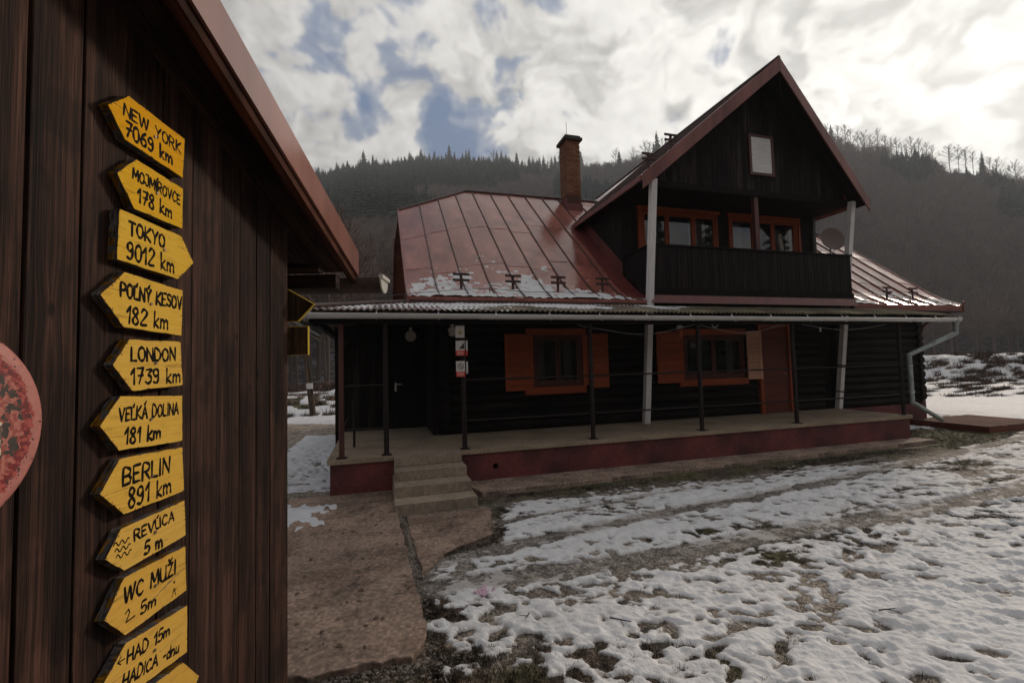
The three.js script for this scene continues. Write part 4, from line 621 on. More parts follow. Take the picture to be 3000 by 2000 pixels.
// ---- chimney, brick by brick
{
  const c = pivot('chimney', house), x0 = 6.5, x1 = 6.98, z1 = -5.5, z0 = -6.04, y0 = 6.5, y1 = 9.04, H = 0.0765, L = 0.232;
  part('core', bx(x0 + 0.012, x1 - 0.012, y0, y1, z0 + 0.012, z1 - 0.012), mat.mortar, c);
  const n = Math.floor((y1 - y0) / H), bh = H - 0.011, gx = new THREE.BoxGeometry(L - 0.011, bh, 0.06), gh = new THREE.BoxGeometry(0.1, bh, 0.06), gz = new THREE.BoxGeometry(0.06, bh, L - 0.011); [gx, gh, gz].forEach(g => uvBox(g, 'x', 1, 1));
  for (let k = 0; k < n; k++) {
    const y = y0 + (k + 0.5) * H, lowCourse = y < 7.28, ms = lowCourse ? mat.darkBrick : mat.brick;  // darker brick in the bottom courses
    for (let x = x0 + (k % 2 ? 0 : -L / 2); x < x1 - 0.05; x += L) { const a = Math.max(x, x0), b = Math.min(x + L, x1); if (b - a < 0.06) continue; const m = part('brick', gx, pick(ms), c); m.scale.x = (b - a - 0.011) / (L - 0.011); m.position.set((a + b) / 2, y, z1 - 0.029 + one() * 0.004); }
    for (let z = z0 + (k % 2 ? -L / 2 : 0); z < z1 - 0.07; z += L) { const a = Math.max(z, z0 + 0.01), b = Math.min(z + L, z1 - 0.064); if (b - a < 0.06) continue; for (const [X, s] of [[x0 + 0.029, -1]]) { const m = part('brick', gz, pick(ms), c); m.scale.z = (b - a - 0.011) / (L - 0.011); m.position.set(X - one() * 0.004, y, (a + b) / 2); } }
  }
  part('cap', bx(x0 - 0.07, x1 + 0.07, y1, y1 + 0.09, z0 - 0.07, z1 + 0.07, 'x', 2, 2), mat.cap, c); part('cap', bx(x0 - 0.02, x1 + 0.02, y1 + 0.092, y1 + 0.16, z0 - 0.02, z1 + 0.02, 'x', 2, 2), mat.cap, c);
  part('lightning_rod', rod(V(x0 + 0.08, y1 + 0.1, z1 - 0.1), V(x0 + 0.08, y1 + 0.62, z1 - 0.1), 0.008), mat.cable, c);
  part('flashing', join([bx(x0 - 0.03, x1 + 0.03, 6.45, roofY(z1) + 0.22, z1 + 0.004, z1 + 0.02), bx(x0 - 0.03, x0 - 0.012, 6.45, roofY(z1) + 0.4, z0, z1 + 0.003)]), mat.flash, c);
}
// ---- the cross gable with its loggia
const GZ = -1.15, eL = [6.14, 5.81], eR = [12.65, 5.79], ap = [9.62, 8.72];
{
  const gb = pivot('gable_roof', house);
  const slope = (e, s) => slab(12, 8, (u, v) => { const x = lerp(e[0], ap[0], v), y = lerp(e[1], ap[1], v), zf = lerp(-0.8, -0.45, v); return V(x, y + 0.1, lerp(zf, -9.5, u)); }, V(0, -0.1, 0), (u, v, q) => [q.z / 1.7, v * 3]);
  part('roof_slope', slope(eL), mat.roof[0], gb); part('roof_slope', slope(eR), mat.roof[1], gb);
  for (const e of [eL, eR]) part('soffit', slab(1, 8, (u, v) => { const x = lerp(e[0], ap[0], v * 0.995), y = lerp(e[1], ap[1], v * 0.995); return V(x, y - 0.004, lerp(lerp(-0.83, -0.48, v), GZ + 0.012, u)); }, V(0, -0.02, 0), (u, v) => [u * 0.6, v * 1.6]), mat.darkWood, gb);
  for (const e of [eL, eR]) for (let k = 1; k < 8; k++) part('standing_seam', slab(1, 4, (u, v) => { const x = lerp(e[0], ap[0], v), y = lerp(e[1], ap[1], v), z = lerp(-0.8, -0.45, v) - k * 0.6; return V(x, y + 0.14, z + (u - 0.5) * 0.02); }, V(0, -0.038, 0)), mat.seam, gb);
  const fascia = (e) => { const A = V(e[0], e[1] - 0.02, -0.785), B = V(ap[0], ap[1] - 0.02, -0.435); return slab(1, 8, (u, v) => { const p = A.clone().lerp(B, v); p.z += u * 0.03; p.y += 0.145; return p; }, V(0, -0.33, 0), (u, v) => [u, v * 2]); };
  part('fascia', fascia(eL), mat.roofTrim, gb); part('fascia', fascia(eR), mat.roofTrim, gb);
  part('ridge_cap', rod(V(ap[0], ap[1] + 0.12, -0.42), V(ap[0], ap[1] + 0.12, -9.5), 0.05), mat.seam, gb);
  for (const [e, X] of [[eL, 0], [eR, 0]]) part('eave_edge', bx(e[0] - 0.012, e[0] + 0.012, e[1] + 0.0, e[1] + 0.115, -9.4, -0.83, 'z'), mat.roofTrim, gb);
  part('apex_staff', rod(V(ap[0] + 0.08, ap[1] - 0.15, -0.5), V(ap[0] + 0.08, ap[1] - 0.8, -0.5), 0.012), mat.darkWood, gb);
  // gable boarding
  const yS = x => x < ap[0] ? lerp(eL[1], ap[1], (x - eL[0]) / (ap[0] - eL[0])) : lerp(ap[1], eR[1], (x - ap[0]) / (eR[0] - ap[0]));
  const gw = pivot('gable_wall', house), rr = rngOf(33); let x = 6.42; const yb = 5.98;
  while (x < 12.42) { const w = Math.min(0.115 + rr() * 0.05, 12.44 - x), a = x + 0.003, b = x + w - 0.003; const ya = yS(a) - 0.01, yc = yS(b) - 0.01; x += w; if (Math.min(ya, yc) < yb + 0.02) continue; const drop = rr() * 0.015; const pts = [[a, yb - drop], [b, yb - drop], [b, yc]]; if (a < ap[0] && b > ap[0]) pts.push([ap[0], ap[1] - 0.01]); pts.push([a, ya]); part('board', prism(pts, GZ - 0.03, GZ + (rr() - 0.5) * 0.008), mat.plank[Math.floor(rr() * 4)], gw); }
  part('backing', prism([[6.46, 6.02], [12.4, 6.02], [ap[0], ap[1] - 0.1]], GZ - 0.06, GZ - 0.034), mat.plank[1], gw);
  part('base_trim', bx(6.42, 12.44, 5.9, 5.985, GZ - 0.09, GZ + 0.018, 'x'), mat.darkWood, gw);
  const gwn = pivot('window', house); part('blind', bx(9.38, 9.98, 6.42, 7.3, GZ + 0.012, GZ + 0.03), mat.blind, gwn); part('frame', join([bx(9.31, 9.38, 6.36, 7.36, GZ + 0.008, GZ + 0.05), bx(9.98, 10.05, 6.36, 7.36, GZ + 0.008, GZ + 0.05), bx(9.38, 9.98, 7.3, 7.36, GZ + 0.008, GZ + 0.049, 'x'), bx(9.38, 9.98, 6.36, 6.42, GZ + 0.008, GZ + 0.049, 'x')]), mat.steelRed, gwn);
  for (let i = 0; i < 11; i++) part('slat', bx(9.382, 9.978, 6.43 + i * 0.079, 6.43 + i * 0.079 + 0.074, GZ + 0.031, GZ + 0.036 + (i % 2) * 0.002, 'x'), mat.blind, gwn);
  // loggia: ceiling, floor, back wall, cheeks
  const lg = pivot('loggia', house), BZ = -2.2;
  part('ceiling', bx(6.3, 12.5, 5.84, 5.895, BZ - 0.1, GZ + 0.02, 'x'), mat.darkWood, lg);
  part('floor', bx(6.5, 12.4, 3.34, 3.44, BZ - 0.1, GZ - 0.05, 'x'), mat.darkWood, lg);
  const s = new THREE.Shape([[6.45, 3.3], [12.4, 3.3], [12.4, 5.9], [6.45, 5.9]].map(p => new THREE.Vector2(...p))); for (const [a, b] of [[6.98, 9.21], [9.62, 11.86]]) { const h = new THREE.Path([[a, 4.3], [a, 5.68], [b, 5.68], [b, 4.3]].map(p => new THREE.Vector2(...p))); s.holes.push(h); }
  const bw = new THREE.ExtrudeGeometry(s, { depth: 0.08, bevelEnabled: false }); bw.translate(0, 0, BZ - 0.1); part('back_wall', uvBox(bw), mat.plank[1], lg);
  for (const [X0, X1] of [[6.45, 6.53], [12.32, 12.4]]) part('cheek_wall', prism([[BZ - 0.11, 3.2], [BZ - 0.11, 5.82], [-5.2, 5.82], [-5.2, 5.6]].map(p => p), X0, X1, 'zy', 'y'), mat.plank[3], lg);
  part('corner_trim', bx(12.405, 12.5, 3.5, 5.84, BZ - 0.06, BZ + 0.06), mat.grey, lg);
  const w1 = pivot('window', house); casement(w1, 6.95, 9.24, 4.28, 5.72, BZ, [7.72, 8.5], mat.orange, null, [null, null, [0.1, 0.9]]); part('architrave', join([bx(6.86, 9.3, 5.723, 5.79, BZ - 0.02, BZ + 0.05, 'x'), bx(6.88, 6.947, 4.28, 5.722, BZ - 0.02, BZ + 0.05)]), mat.orange, w1);
  const w2 = pivot('window', house); casement(w2, 9.59, 11.89, 4.28, 5.72, BZ, [10.4, 11.05], mat.orange, null, [[0, 0.85], [0.4, 0.9], null]); part('architrave', join([bx(9.54, 11.98, 5.723, 5.79, BZ - 0.02, BZ + 0.05, 'x'), bx(11.893, 11.96, 4.28, 5.722, BZ - 0.02, BZ + 0.05)]), mat.orange, w2);
  part('middle_post', bx(9.44, 9.56, 3.45, 5.84, GZ - 0.12, GZ - 0.02), mat.steelRed, lg);
  // balcony parapet
  const bc = pivot('balcony', house); const n = 62, wd = (12.36 - 6.5) / n;
  for (let i = 0; i < n; i++) part('board', bx(6.5 + i * wd + 0.003, 6.5 + (i + 1) * wd - 0.003, 3.56 + (i % 2) * 0.0, 4.5, GZ - 0.0, GZ + 0.02 + (i % 3) * 0.003), mat.balcony[(i * 7) % 3], bc);
  part('backing', bx(6.5, 12.36, 3.5, 4.48, GZ - 0.03, GZ - 0.003), mat.plank[1], bc);
  part('handrail', bx(6.46, 12.4, 4.503, 4.545, GZ - 0.06, GZ + 0.05, 'x'), mat.darkWood, bc);
  part('base_beam', bx(6.5, 12.4, 3.41, 3.555, GZ - 0.06, GZ + 0.03, 'x'), mat.darkWood, bc);
  for (let i = 0; i < 10; i++) { const z = BZ + 0.02 + i * 0.1; part('board', bx(6.5, 6.525, Math.max(3.5, roofY(z) + 0.02), 4.5, z, z + 0.094), mat.balcony[i % 3], bc); }
  part('handrail', bx(6.47, 6.56, 4.503, 4.54, BZ, GZ - 0.065, 'z'), mat.darkWood, bc); part('handrail', bx(12.3, 12.39, 4.503, 4.54, BZ, GZ - 0.065, 'z'), mat.darkWood, bc);
  for (let i = 0; i < 10; i++) { const z = BZ + 0.02 + i * 0.1; part('board', bx(12.335, 12.36, 3.5, 4.5, z, z + 0.094), mat.balcony[i % 3], bc); }
  part('flashing', slab(1, 1, (u, v) => V(lerp(6.44, 12.42, u), lerp(3.405, 3.22, v), lerp(GZ + 0.032, GZ + 0.1, v)), V(0, 0, -0.01)), mat.flash, bc);
  part('flashing', slab(1, 10, (u, v) => { const z = lerp(-2.25, -4.4, v); return V(6.44, roofY(z) + 0.02 + u * 0.34, z); }, V(-0.008, 0, 0)), mat.flash, bc);
  part('flashing', slab(1, 10, (u, v) => { const z = lerp(-1.2, -4.4, v); return V(lerp(6.05, 6.45, u), roofY(z) + 0.03 + u * 0.02, z); }, V(0, -0.01, 0)), mat.flash, bc);
}
// ---- melting snow on the roofs
{
  const thin = (x, z) => { const d = eaveZ - z; let t = 0.036 - 0.06 * d + 0.1 * (fbm(x * 1.0 + 3, d * 1.3, 3, 701) - 0.5) + 0.05 * (fbm(x * 4, d * 5, 3, 705) - 0.5) + 0.1 * (fbm(x * 9, d * 16, 4, 707) - 0.5); t -= 0.05 * sstep(4.4, 6.4, x) * sstep(0.0, 0.5, d) * (x < 9 ? 1 : 0) + 0.03 * (1 - sstep(1.4, 2.0, x)); if (x > 12) t -= 0.035; return t; };
  for (const [a, b, lab] of [[1.33, 6.42, 'thin melting snow along the eave of the seamed red roof'], [12.5, 16.45, 'scraps of snow on the roof slope beyond the balcony']]) {
    const xs = axis([[a, 0.025], [b, 0.025]]), zs = axis([[-3.2, 0.03], [eaveZ, 0.03]]);
    const g = gridMesh(xs, zs, (x, z, k, T) => { const t = thin(x, z); T[k] = t; return roofY(z) + 0.016 + clamp(t * 0.7, -0.06, 0.035); }, true, () => [1, 1, 1], 1.1);
    struct('roof_snow', g, mat.snow, lab, 'snow', 'stuff');
  }
  const xs = axis([[-0.3, 0.012], [8.6, 0.012]]), zs = axis([[-1.2, 0.04], [0.22, 0.04]]);
  const g = gridMesh(xs, zs, (x, z, k, T) => { const back = x < 1.5 ? lerp(0.2, -1.42, (x + 0.42) / 1.92) : -1.42; let t = 0.0 + 0.05 * (fbm(x * 0.9 + 5, z * 2.2, 3, 721) - 0.5) + 0.03 * (fbm(x * 4, z * 6, 2, 725) - 0.5) - 0.03 * sstep(5.2, 8.4, x) - 0.02 * sstep(-0.6, 0.2, z) + 0.012 * sstep(-0.2, -1, z); if (z < back + 0.08) t = -0.1; T[k] = t; return porchY(z) + 0.004 + 0.014 * 0.45 * Math.cos(x / 0.095 * 2 * Math.PI) + clamp(t, -0.05, 0.02); }, true, () => [0.97, 0.97, 0.98], 1.1);
  struct('roof_snow', g, mat.snow, 'streaks of snow lying in the corrugated porch roof', 'snow', 'stuff');
}

// ================================================================ THE SHED WITH THE SIGNPOST BOARDS
const SAZ = 14.968 * R, S0 = V(0.707, 0, 7.524), sd = V(Math.sin(SAZ), 0, -Math.cos(SAZ)), sr = V(Math.cos(SAZ), 0, Math.sin(SAZ));
const WL = -1.06;                                                        // the boarded wall lies this far to the left of the yard's edge line
const shedAt = (lat, y, s) => S0.clone().addScaledVector(sr, lat).addScaledVector(sd, s).setY(y);
{
  const o = shedAt(WL, 0, 0), shed = thing('wooden_shed', 'dark brown boarded shed with a red-capped overhanging roof', 'shed', [o.x, 0, o.z], -SAZ);
  // local: x out of the wall, z = -distance along it
  const rakeY = s => 2.655 + (2.768 - s) * 0.325;                        // top edge of the verge
  const w = pivot('board_wall', shed), cuts = [-1.4, -1.2, -1.02, -0.83, -0.64, -0.45, -0.27, -0.1, 0.08, 0.25, 0.42, 0.58, 0.74, 0.89, 1.037, 1.173, 1.31, 1.452, 1.595, 1.762, 1.89, 2.017, 2.131, 2.304], rr = rngOf(17);
  for (let i = 0; i < cuts.length - 1; i++) {
    const gap = cuts[i] === 1.037 || cuts[i] === 1.173 ? 0.0085 : 0.0046, gap2 = cuts[i + 1] === 1.037 || cuts[i + 1] === 1.173 ? 0.005 : 0.0036, a = cuts[i] + gap, b = cuts[i + 1] - gap2, ya = rakeY(a) - 0.15, yb = rakeY(b) - 0.15;
    const t = (rr() - 0.5) * 0.008, n = 9, pts = []; for (let k = 0; k <= n; k++) pts.push([a + (rr() - 0.5) * 0.0022, lerp(0.03, ya, k / n)]); for (let k = n; k >= 0; k--) pts.push([b + (rr() - 0.5) * 0.0022, lerp(0.03, yb, k / n)]);
    const s = new THREE.Shape(pts.map(p => new THREE.Vector2(p[0], p[1]))), g = new THREE.ExtrudeGeometry(s, { depth: 0.016, bevelEnabled: true, bevelSize: 0.0025, bevelThickness: 0.0025, bevelSegments: 2 }); g.rotateY(Math.PI / 2); g.translate(-0.02 + t * 0.5, 0, 0); part('plank', uvBox(g, 'y', 0.6, 2.4), mat.shed[Math.floor(rr() * 3)], w);
  }
  part('backing', prism([[1.4, 0.02], [-2.29, 0.02], [-2.29, 2.6], [1.4, 3.8]], -0.06, -0.028, 'zy', 'y'), mat.shed[1], w);
  part('corner_board', bx(-0.09, -0.012, 0.03, rakeY(2.32) - 0.16, -2.328, -2.307), mat.shed[1], w);
  part('side_wall', bx(-2.6, -0.092, 0.0, 2.5, -2.33, -2.3), mat.shed[0], shed); part('side_wall', bx(-2.6, -2.55, 0.0, 2.6, -2.29, 1.4), mat.shed[1], shed); part('side_wall', bx(-2.54, -0.07, 0, 3.0, 1.41, 1.46), mat.shed[1], shed);
  const rf = pivot('roof', shed);
  const pl = (x0, x1, off, th, m, name, sA = -1.6, sB = 2.768) => part(name, slab(1, 6, (u, v) => { const s = lerp(sA, sB, v); return V(lerp(x0, x1, u), rakeY(s) + off, -s); }, V(0, -th, 0), (u, v, q) => [q.x / 0.6, q.z / 2.4]), m, rf);
  pl(-2.9, 0.205, -0.012, 0.03, mat.roof[1], 'roof_sheet');
  // soffit boards run with the verge
  for (let i = 0; i < 17; i++) { const x1 = 0.178 - i * 0.16, x0 = x1 - 0.155; pl(x0, x1, -0.125 - (i % 2) * 0.004, 0.018, mat.shed[1], 'soffit_board', -1.6, 2.72); }
  pl(0.165, 0.2, -0.045, 0.145, mat.capBoard, 'verge_board');
  pl(0.203, 0.214, 0.004, 0.15, mat.capRed, 'verge_cap'); pl(0.12, 0.206, 0.006, 0.008, mat.capRed, 'verge_cap');
  part('rafter_end', bx(-1.2, 0.17, 2.395, 2.47, -2.56, -2.5, 'x'), mat.shed[1], rf); part('rafter_end', bx(-1.2, 0.1, 2.475, 2.52, -2.5, -2.44, 'x'), mat.shed[1], rf);
  const gt = pivot('gutter', shed), pr = []; for (let i = 0; i <= 14; i++) { const a = Math.PI + Math.PI * i / 14; pr.push([Math.cos(a) * 0.062, Math.sin(a) * 0.062]); }
  const gg = slab(14, 1, (u, v) => { const a = Math.PI + Math.PI * u; return V(lerp(-2.6, 0.34, v), 2.5 + Math.sin(a) * 0.08, -2.84 + Math.cos(a) * 0.08); }, V(0, -0.003, 0)); part('gutter_run', gg, M(0.16, 0.11, 0.09, 0.6, { map: plasterMap }), gt);
  const hp = [[-0.085, 0]]; for (let i = 0; i <= 16; i++) { const q = Math.PI + Math.PI * i / 16; hp.push([Math.cos(q) * 0.085, Math.sin(q) * 0.085]); }
  part('end_cap', prism(hp.slice(1).map(p => [p[0] - 2.84, p[1] + 2.5]), 0.341, 0.35, 'zy', 'y'), mat.zincEnd, gt); part('end_bead', bx(0.338, 0.362, 2.495, 2.517, -2.93, -2.75, 'z'), mat.zincEnd, gt);
}
// ---- hand lettering: strokes of a brush
const GL = {
  A: [0.66, [[0, 0], [0.33, 1], [0.66, 0]], [[0.12, 0.36], [0.54, 0.36]]], B: [0.58, [[0, 0], [0, 1], [0.36, 0.98], [0.52, 0.8], [0.4, 0.56], [0.02, 0.52]], [[0.4, 0.54], [0.58, 0.34], [0.48, 0.06], [0, 0]]],
  C: [0.58, [[0.56, 0.84], [0.36, 1], [0.12, 0.86], [0, 0.5], [0.1, 0.14], [0.34, 0], [0.58, 0.14]]], D: [0.6, [[0, 0], [0.02, 1], [0.34, 0.94], [0.58, 0.62], [0.54, 0.24], [0.3, 0.02], [0, 0]]],
  E: [0.5, [[0.5, 1], [0, 0.98], [0, 0], [0.5, 0.02]], [[0, 0.52], [0.4, 0.52]]], H: [0.6, [[0, 0], [0.02, 1]], [[0.6, 0], [0.58, 1]], [[0, 0.5], [0.6, 0.52]]], I: [0.08, [[0.04, 0], [0.04, 1]]],
  J: [0.46, [[0.1, 1], [0.44, 1], [0.44, 0.22], [0.3, 0], [0.08, 0.04], [0, 0.2]]], K: [0.58, [[0, 0], [0, 1]], [[0.54, 1], [0.02, 0.44], [0.58, 0]]], L: [0.46, [[0, 1], [0, 0.02], [0.46, 0]]],
  M: [0.74, [[0, 0], [0.06, 1], [0.36, 0.3], [0.68, 1], [0.74, 0]]], N: [0.6, [[0, 0], [0.02, 1], [0.58, 0], [0.6, 1]]], O: [0.62, [[0.3, 1], [0.08, 0.84], [0, 0.48], [0.1, 0.12], [0.3, 0], [0.52, 0.12], [0.62, 0.5], [0.52, 0.86], [0.3, 1]]],
  P: [0.54, [[0, 0], [0, 1], [0.38, 0.98], [0.54, 0.78], [0.42, 0.52], [0.02, 0.46]]], R: [0.58, [[0, 0], [0, 1], [0.38, 0.98], [0.52, 0.78], [0.4, 0.54], [0.02, 0.5]], [[0.2, 0.5], [0.58, 0]]],
  S: [0.52, [[0.5, 0.88], [0.3, 1], [0.06, 0.88], [0.08, 0.64], [0.42, 0.42], [0.5, 0.18], [0.28, 0], [0, 0.12]]], T: [0.6, [[0, 1], [0.6, 0.98]], [[0.3, 1], [0.3, 0]]], U: [0.58, [[0, 1], [0.02, 0.22], [0.26, 0], [0.52, 0.16], [0.56, 1]], [[0.56, 0.3], [0.58, 0]]],
  V: [0.62, [[0, 1], [0.3, 0], [0.62, 1]]], W: [0.9, [[0, 1], [0.22, 0], [0.46, 0.9], [0.68, 0], [0.9, 1]]], Y: [0.6, [[0, 1], [0.3, 0.5], [0.6, 1]], [[0.3, 0.5], [0.28, 0]]], Z: [0.54, [[0.02, 1], [0.52, 1], [0, 0], [0.54, 0.02]]],
  0: [0.54, [[0.27, 1], [0.06, 0.82], [0, 0.48], [0.08, 0.12], [0.27, 0], [0.46, 0.12], [0.54, 0.5], [0.46, 0.86], [0.27, 1]]], 1: [0.3, [[0, 0.66], [0.26, 1], [0.24, 0]]], 2: [0.52, [[0, 0.78], [0.16, 1], [0.42, 0.94], [0.48, 0.68], [0, 0.02], [0.52, 0]]],
  3: [0.5, [[0.02, 0.98], [0.48, 0.98], [0.2, 0.62], [0.44, 0.5], [0.48, 0.18], [0.22, 0], [0, 0.12]]], 5: [0.5, [[0.48, 1], [0.1, 0.98], [0.04, 0.54], [0.34, 0.6], [0.5, 0.34], [0.34, 0.02], [0, 0.06]]], 6: [0.52, [[0.44, 1], [0.1, 0.66], [0, 0.28], [0.2, 0], [0.44, 0.1], [0.5, 0.36], [0.3, 0.54], [0.04, 0.38]]],
  7: [0.5, [[0, 0.98], [0.5, 1], [0.16, 0]], [[0.08, 0.5], [0.46, 0.54]]], 8: [0.52, [[0.26, 0.54], [0.06, 0.74], [0.12, 0.96], [0.34, 1], [0.46, 0.8], [0.26, 0.54], [0.04, 0.3], [0.1, 0.04], [0.34, 0], [0.5, 0.22], [0.26, 0.54]]], 9: [0.52, [[0.46, 0.66], [0.26, 0.48], [0.04, 0.62], [0.06, 0.9], [0.28, 1], [0.46, 0.84], [0.46, 0.3], [0.3, 0.02], [0.04, 0.08]]],
  k: [0.44, [[0, 0], [0, 1.02]], [[0.4, 0.6], [0.02, 0.26], [0.44, 0]]], m: [0.72, [[0, 0], [0, 0.56]], [[0, 0.36], [0.18, 0.56], [0.32, 0.44], [0.32, 0]], [[0.32, 0.36], [0.52, 0.56], [0.68, 0.44], [0.7, 0]]], d: [0.44, [[0.4, 0.46], [0.16, 0.54], [0, 0.26], [0.14, 0], [0.38, 0.14]], [[0.42, 1], [0.42, 0]]], n: [0.42, [[0, 0], [0, 0.56]], [[0, 0.34], [0.2, 0.56], [0.38, 0.42], [0.4, 0]]], u: [0.42, [[0, 0.56], [0.04, 0.08], [0.24, 0], [0.38, 0.2], [0.4, 0.56]], [[0.4, 0.3], [0.42, 0]]],
  '-': [0.34, [[0.02, 0.42], [0.32, 0.44]]], ' ': [0.34],
};
const ACC = { Í: ['I', [[0.0, 1.12], [0.18, 1.36]]], Ú: ['U', [[0.24, 1.12], [0.42, 1.34]]], Á: ['A', [[0.3, 1.12], [0.5, 1.36]]], Ý: ['Y', [[0.28, 1.12], [0.46, 1.36]]], Ľ: ['L', [[0.26, 1.06], [0.36, 1.3]]], Ž: ['Z', [[0.1, 1.38], [0.26, 1.16], [0.46, 1.38]]] };
function lettering(ctx, text, A, B, h, toPx, ppm, r) {
  const chars = [...text].map(c => ACC[c] ? [...GL[ACC[c][0]], ACC[c][1]] : GL[c]); let W = 0; chars.forEach((g, i) => { W += g[0] + (i < chars.length - 1 ? 0.2 : 0); });
  const L = Math.hypot(B[0] - A[0], B[1] - A[1]), sx = L / W, dx = (B[0] - A[0]) / L, dy = (B[1] - A[1]) / L; let x = 0;
  ctx.lineCap = 'round'; ctx.lineJoin = 'round';
  for (const g of chars) {
    const jy = (r() - 0.5) * 0.07, js = 1 + (r() - 0.5) * 0.1, sl = (r() - 0.5) * 0.08;
    for (let k = 1; k < g.length; k++) {
      const pts = g[k].map(([u, v]) => { const a = (x + u + v * sl) * sx, b = (v * js + jy) * h; return toPx(A[0] + dx * a - dy * b, A[1] + dy * a + dx * b); });
      const sm = []; for (let i = 0; i < pts.length - 1; i++) { const p0 = pts[Math.max(0, i - 1)], p1 = pts[i], p2 = pts[i + 1], p3 = pts[Math.min(pts.length - 1, i + 2)], sharp = pts.length < 5; for (let q = 0; q < 5; q++) { const t = q / 5; if (sharp) sm.push([lerp(p1[0], p2[0], t), lerp(p1[1], p2[1], t)]); else { const f = c => 0.5 * (2 * p1[c] + (p2[c] - p0[c]) * t + (2 * p0[c] - 5 * p1[c] + 4 * p2[c] - p3[c]) * t * t + (3 * p1[c] - p0[c] - 3 * p2[c] + p3[c]) * t * t * t); sm.push([f(0), f(1)]); } } } sm.push(pts[pts.length - 1]);
      for (let i = 0; i < sm.length - 1; i++) { ctx.lineWidth = ppm * (0.0068 + 0.0018 * Math.sin(i * 0.7 + x * 9) + r() * 0.0006) * (h > 0.035 ? 1.05 : 0.85); ctx.beginPath(); ctx.moveTo(sm[i][0], sm[i][1]); ctx.lineTo(sm[i + 1][0], sm[i + 1][1]); ctx.stroke(); }
    }
    x += g[0] + 0.2;
  }
}
const BOARDS = [
  { k: 'NEW YORK', d: 'NEW YORK 7069 km', p: [[1.212, 2.67], [1.278, 2.734], [1.507, 2.725], [1.5, 2.591], [1.268, 2.604]], t: [['NEW YORK', [1.262, 2.672], [1.489, 2.668], 0.033], ['7069 km', [1.27, 2.617], [1.451, 2.615], 0.04]] },
  { k: 'MOJMIROVCE', d: 'MOJMÍROVCE 178 km', p: [[1.245, 2.498], [1.309, 2.565], [1.501, 2.555], [1.5, 2.422], [1.304, 2.42]], t: [['MOJMÍROVCE', [1.297, 2.506], [1.488, 2.498], 0.031], ['178 km', [1.316, 2.445], [1.451, 2.442], 0.039]] },
  { k: 'TOKYO', d: 'TOKYO 9012 km', p: [[1.255, 2.402], [1.497, 2.395], [1.556, 2.321], [1.482, 2.252], [1.25, 2.262]], t: [['TOKYO', [1.287, 2.342], [1.423, 2.34], 0.038], ['9012 km', [1.282, 2.273], [1.464, 2.27], 0.047]] },
  { k: 'POLNY', d: 'POĽNÝ KESOV 182 km', p: [[1.201, 2.158], [1.275, 2.232], [1.505, 2.219], [1.502, 2.072], [1.277, 2.08]], t: [['POĽNÝ KESOV', [1.263, 2.164], [1.501, 2.158], 0.037], ['182 km', [1.284, 2.094], [1.441, 2.087], 0.046]] },
  { k: 'LONDON', d: 'LONDON 1739 km', p: [[1.242, 1.977], [1.295, 2.047], [1.499, 2.051], [1.51, 1.912], [1.309, 1.904]], t: [['LONDON', [1.303, 1.988], [1.476, 1.991], 0.037], ['1739 km', [1.304, 1.923], [1.498, 1.922], 0.042]] },
  { k: 'VELKA', d: 'VEĽKÁ DOLINA 181 km', p: [[1.207, 1.82], [1.269, 1.892], [1.509, 1.878], [1.511, 1.734], [1.267, 1.747]], t: [['VEĽKÁ DOLINA', [1.266, 1.826], [1.492, 1.821], 0.035], ['181 km', [1.285, 1.761], [1.416, 1.756], 0.041]] },
  { k: 'BERLIN', d: 'BERLIN 891 km', p: [[1.211, 1.647], [1.27, 1.724], [1.513, 1.713], [1.522, 1.573], [1.288, 1.572]], t: [['BERLIN', [1.282, 1.649], [1.455, 1.646], 0.046], ['891 km', [1.302, 1.584], [1.463, 1.584], 0.05]] },
  { k: 'REVUCA', d: 'REVÚCA 5 m', p: [[1.231, 1.476], [1.279, 1.536], [1.525, 1.541], [1.532, 1.429], [1.291, 1.422]], t: [['REVÚCA', [1.325, 1.488], [1.478, 1.494], 0.028], ['5 m', [1.362, 1.434], [1.43, 1.433], 0.036]] },
  { k: 'WC', d: 'WC MUŽI 5m', p: [[1.232, 1.322], [1.292, 1.402], [1.531, 1.394], [1.538, 1.253], [1.298, 1.249]], t: [['WC MUŽI', [1.292, 1.334], [1.487, 1.328], 0.04], ['5m', [1.352, 1.276], [1.406, 1.272], 0.033]] },
  { k: 'HAD', d: 'HAD 15m', p: [[1.224, 1.158], [1.301, 1.226], [1.543, 1.202], [1.545, 1.056], [1.306, 1.083]], t: [['HAD 15m', [1.306, 1.17], [1.464, 1.155], 0.033], ['HADICA -dnu', [1.291, 1.116], [1.505, 1.081], 0.032]] },
  { k: 'LAST', d: null, p: [[1.317, 1.06], [1.526, 1.035], [1.604, 0.944], [1.553, 0.878], [1.319, 0.91]], t: [] },
];
const edgeMap = tex(256, 256, (u, v) => { const a = fbm(u * 9, v * 9, 4, 801, 9, 9), b = fbm(u * 60, v * 12, 3, 805, 60, 12), y = sstep(0.5, 0.6, a), n = 0.6 + 0.8 * (b - 0.5); return [lerp(0.62, 0.8, y) * n, lerp(0.58, 0.55, y) * n, lerp(0.56, 0.14, y) * n]; });
const edgeM = M(0.8, 0.8, 0.8, 0.9, { map: edgeMap, specularIntensity: 0.3 }), screwM = M(0.18, 0.13, 0.1, 0.5, { metalness: 0.6 });
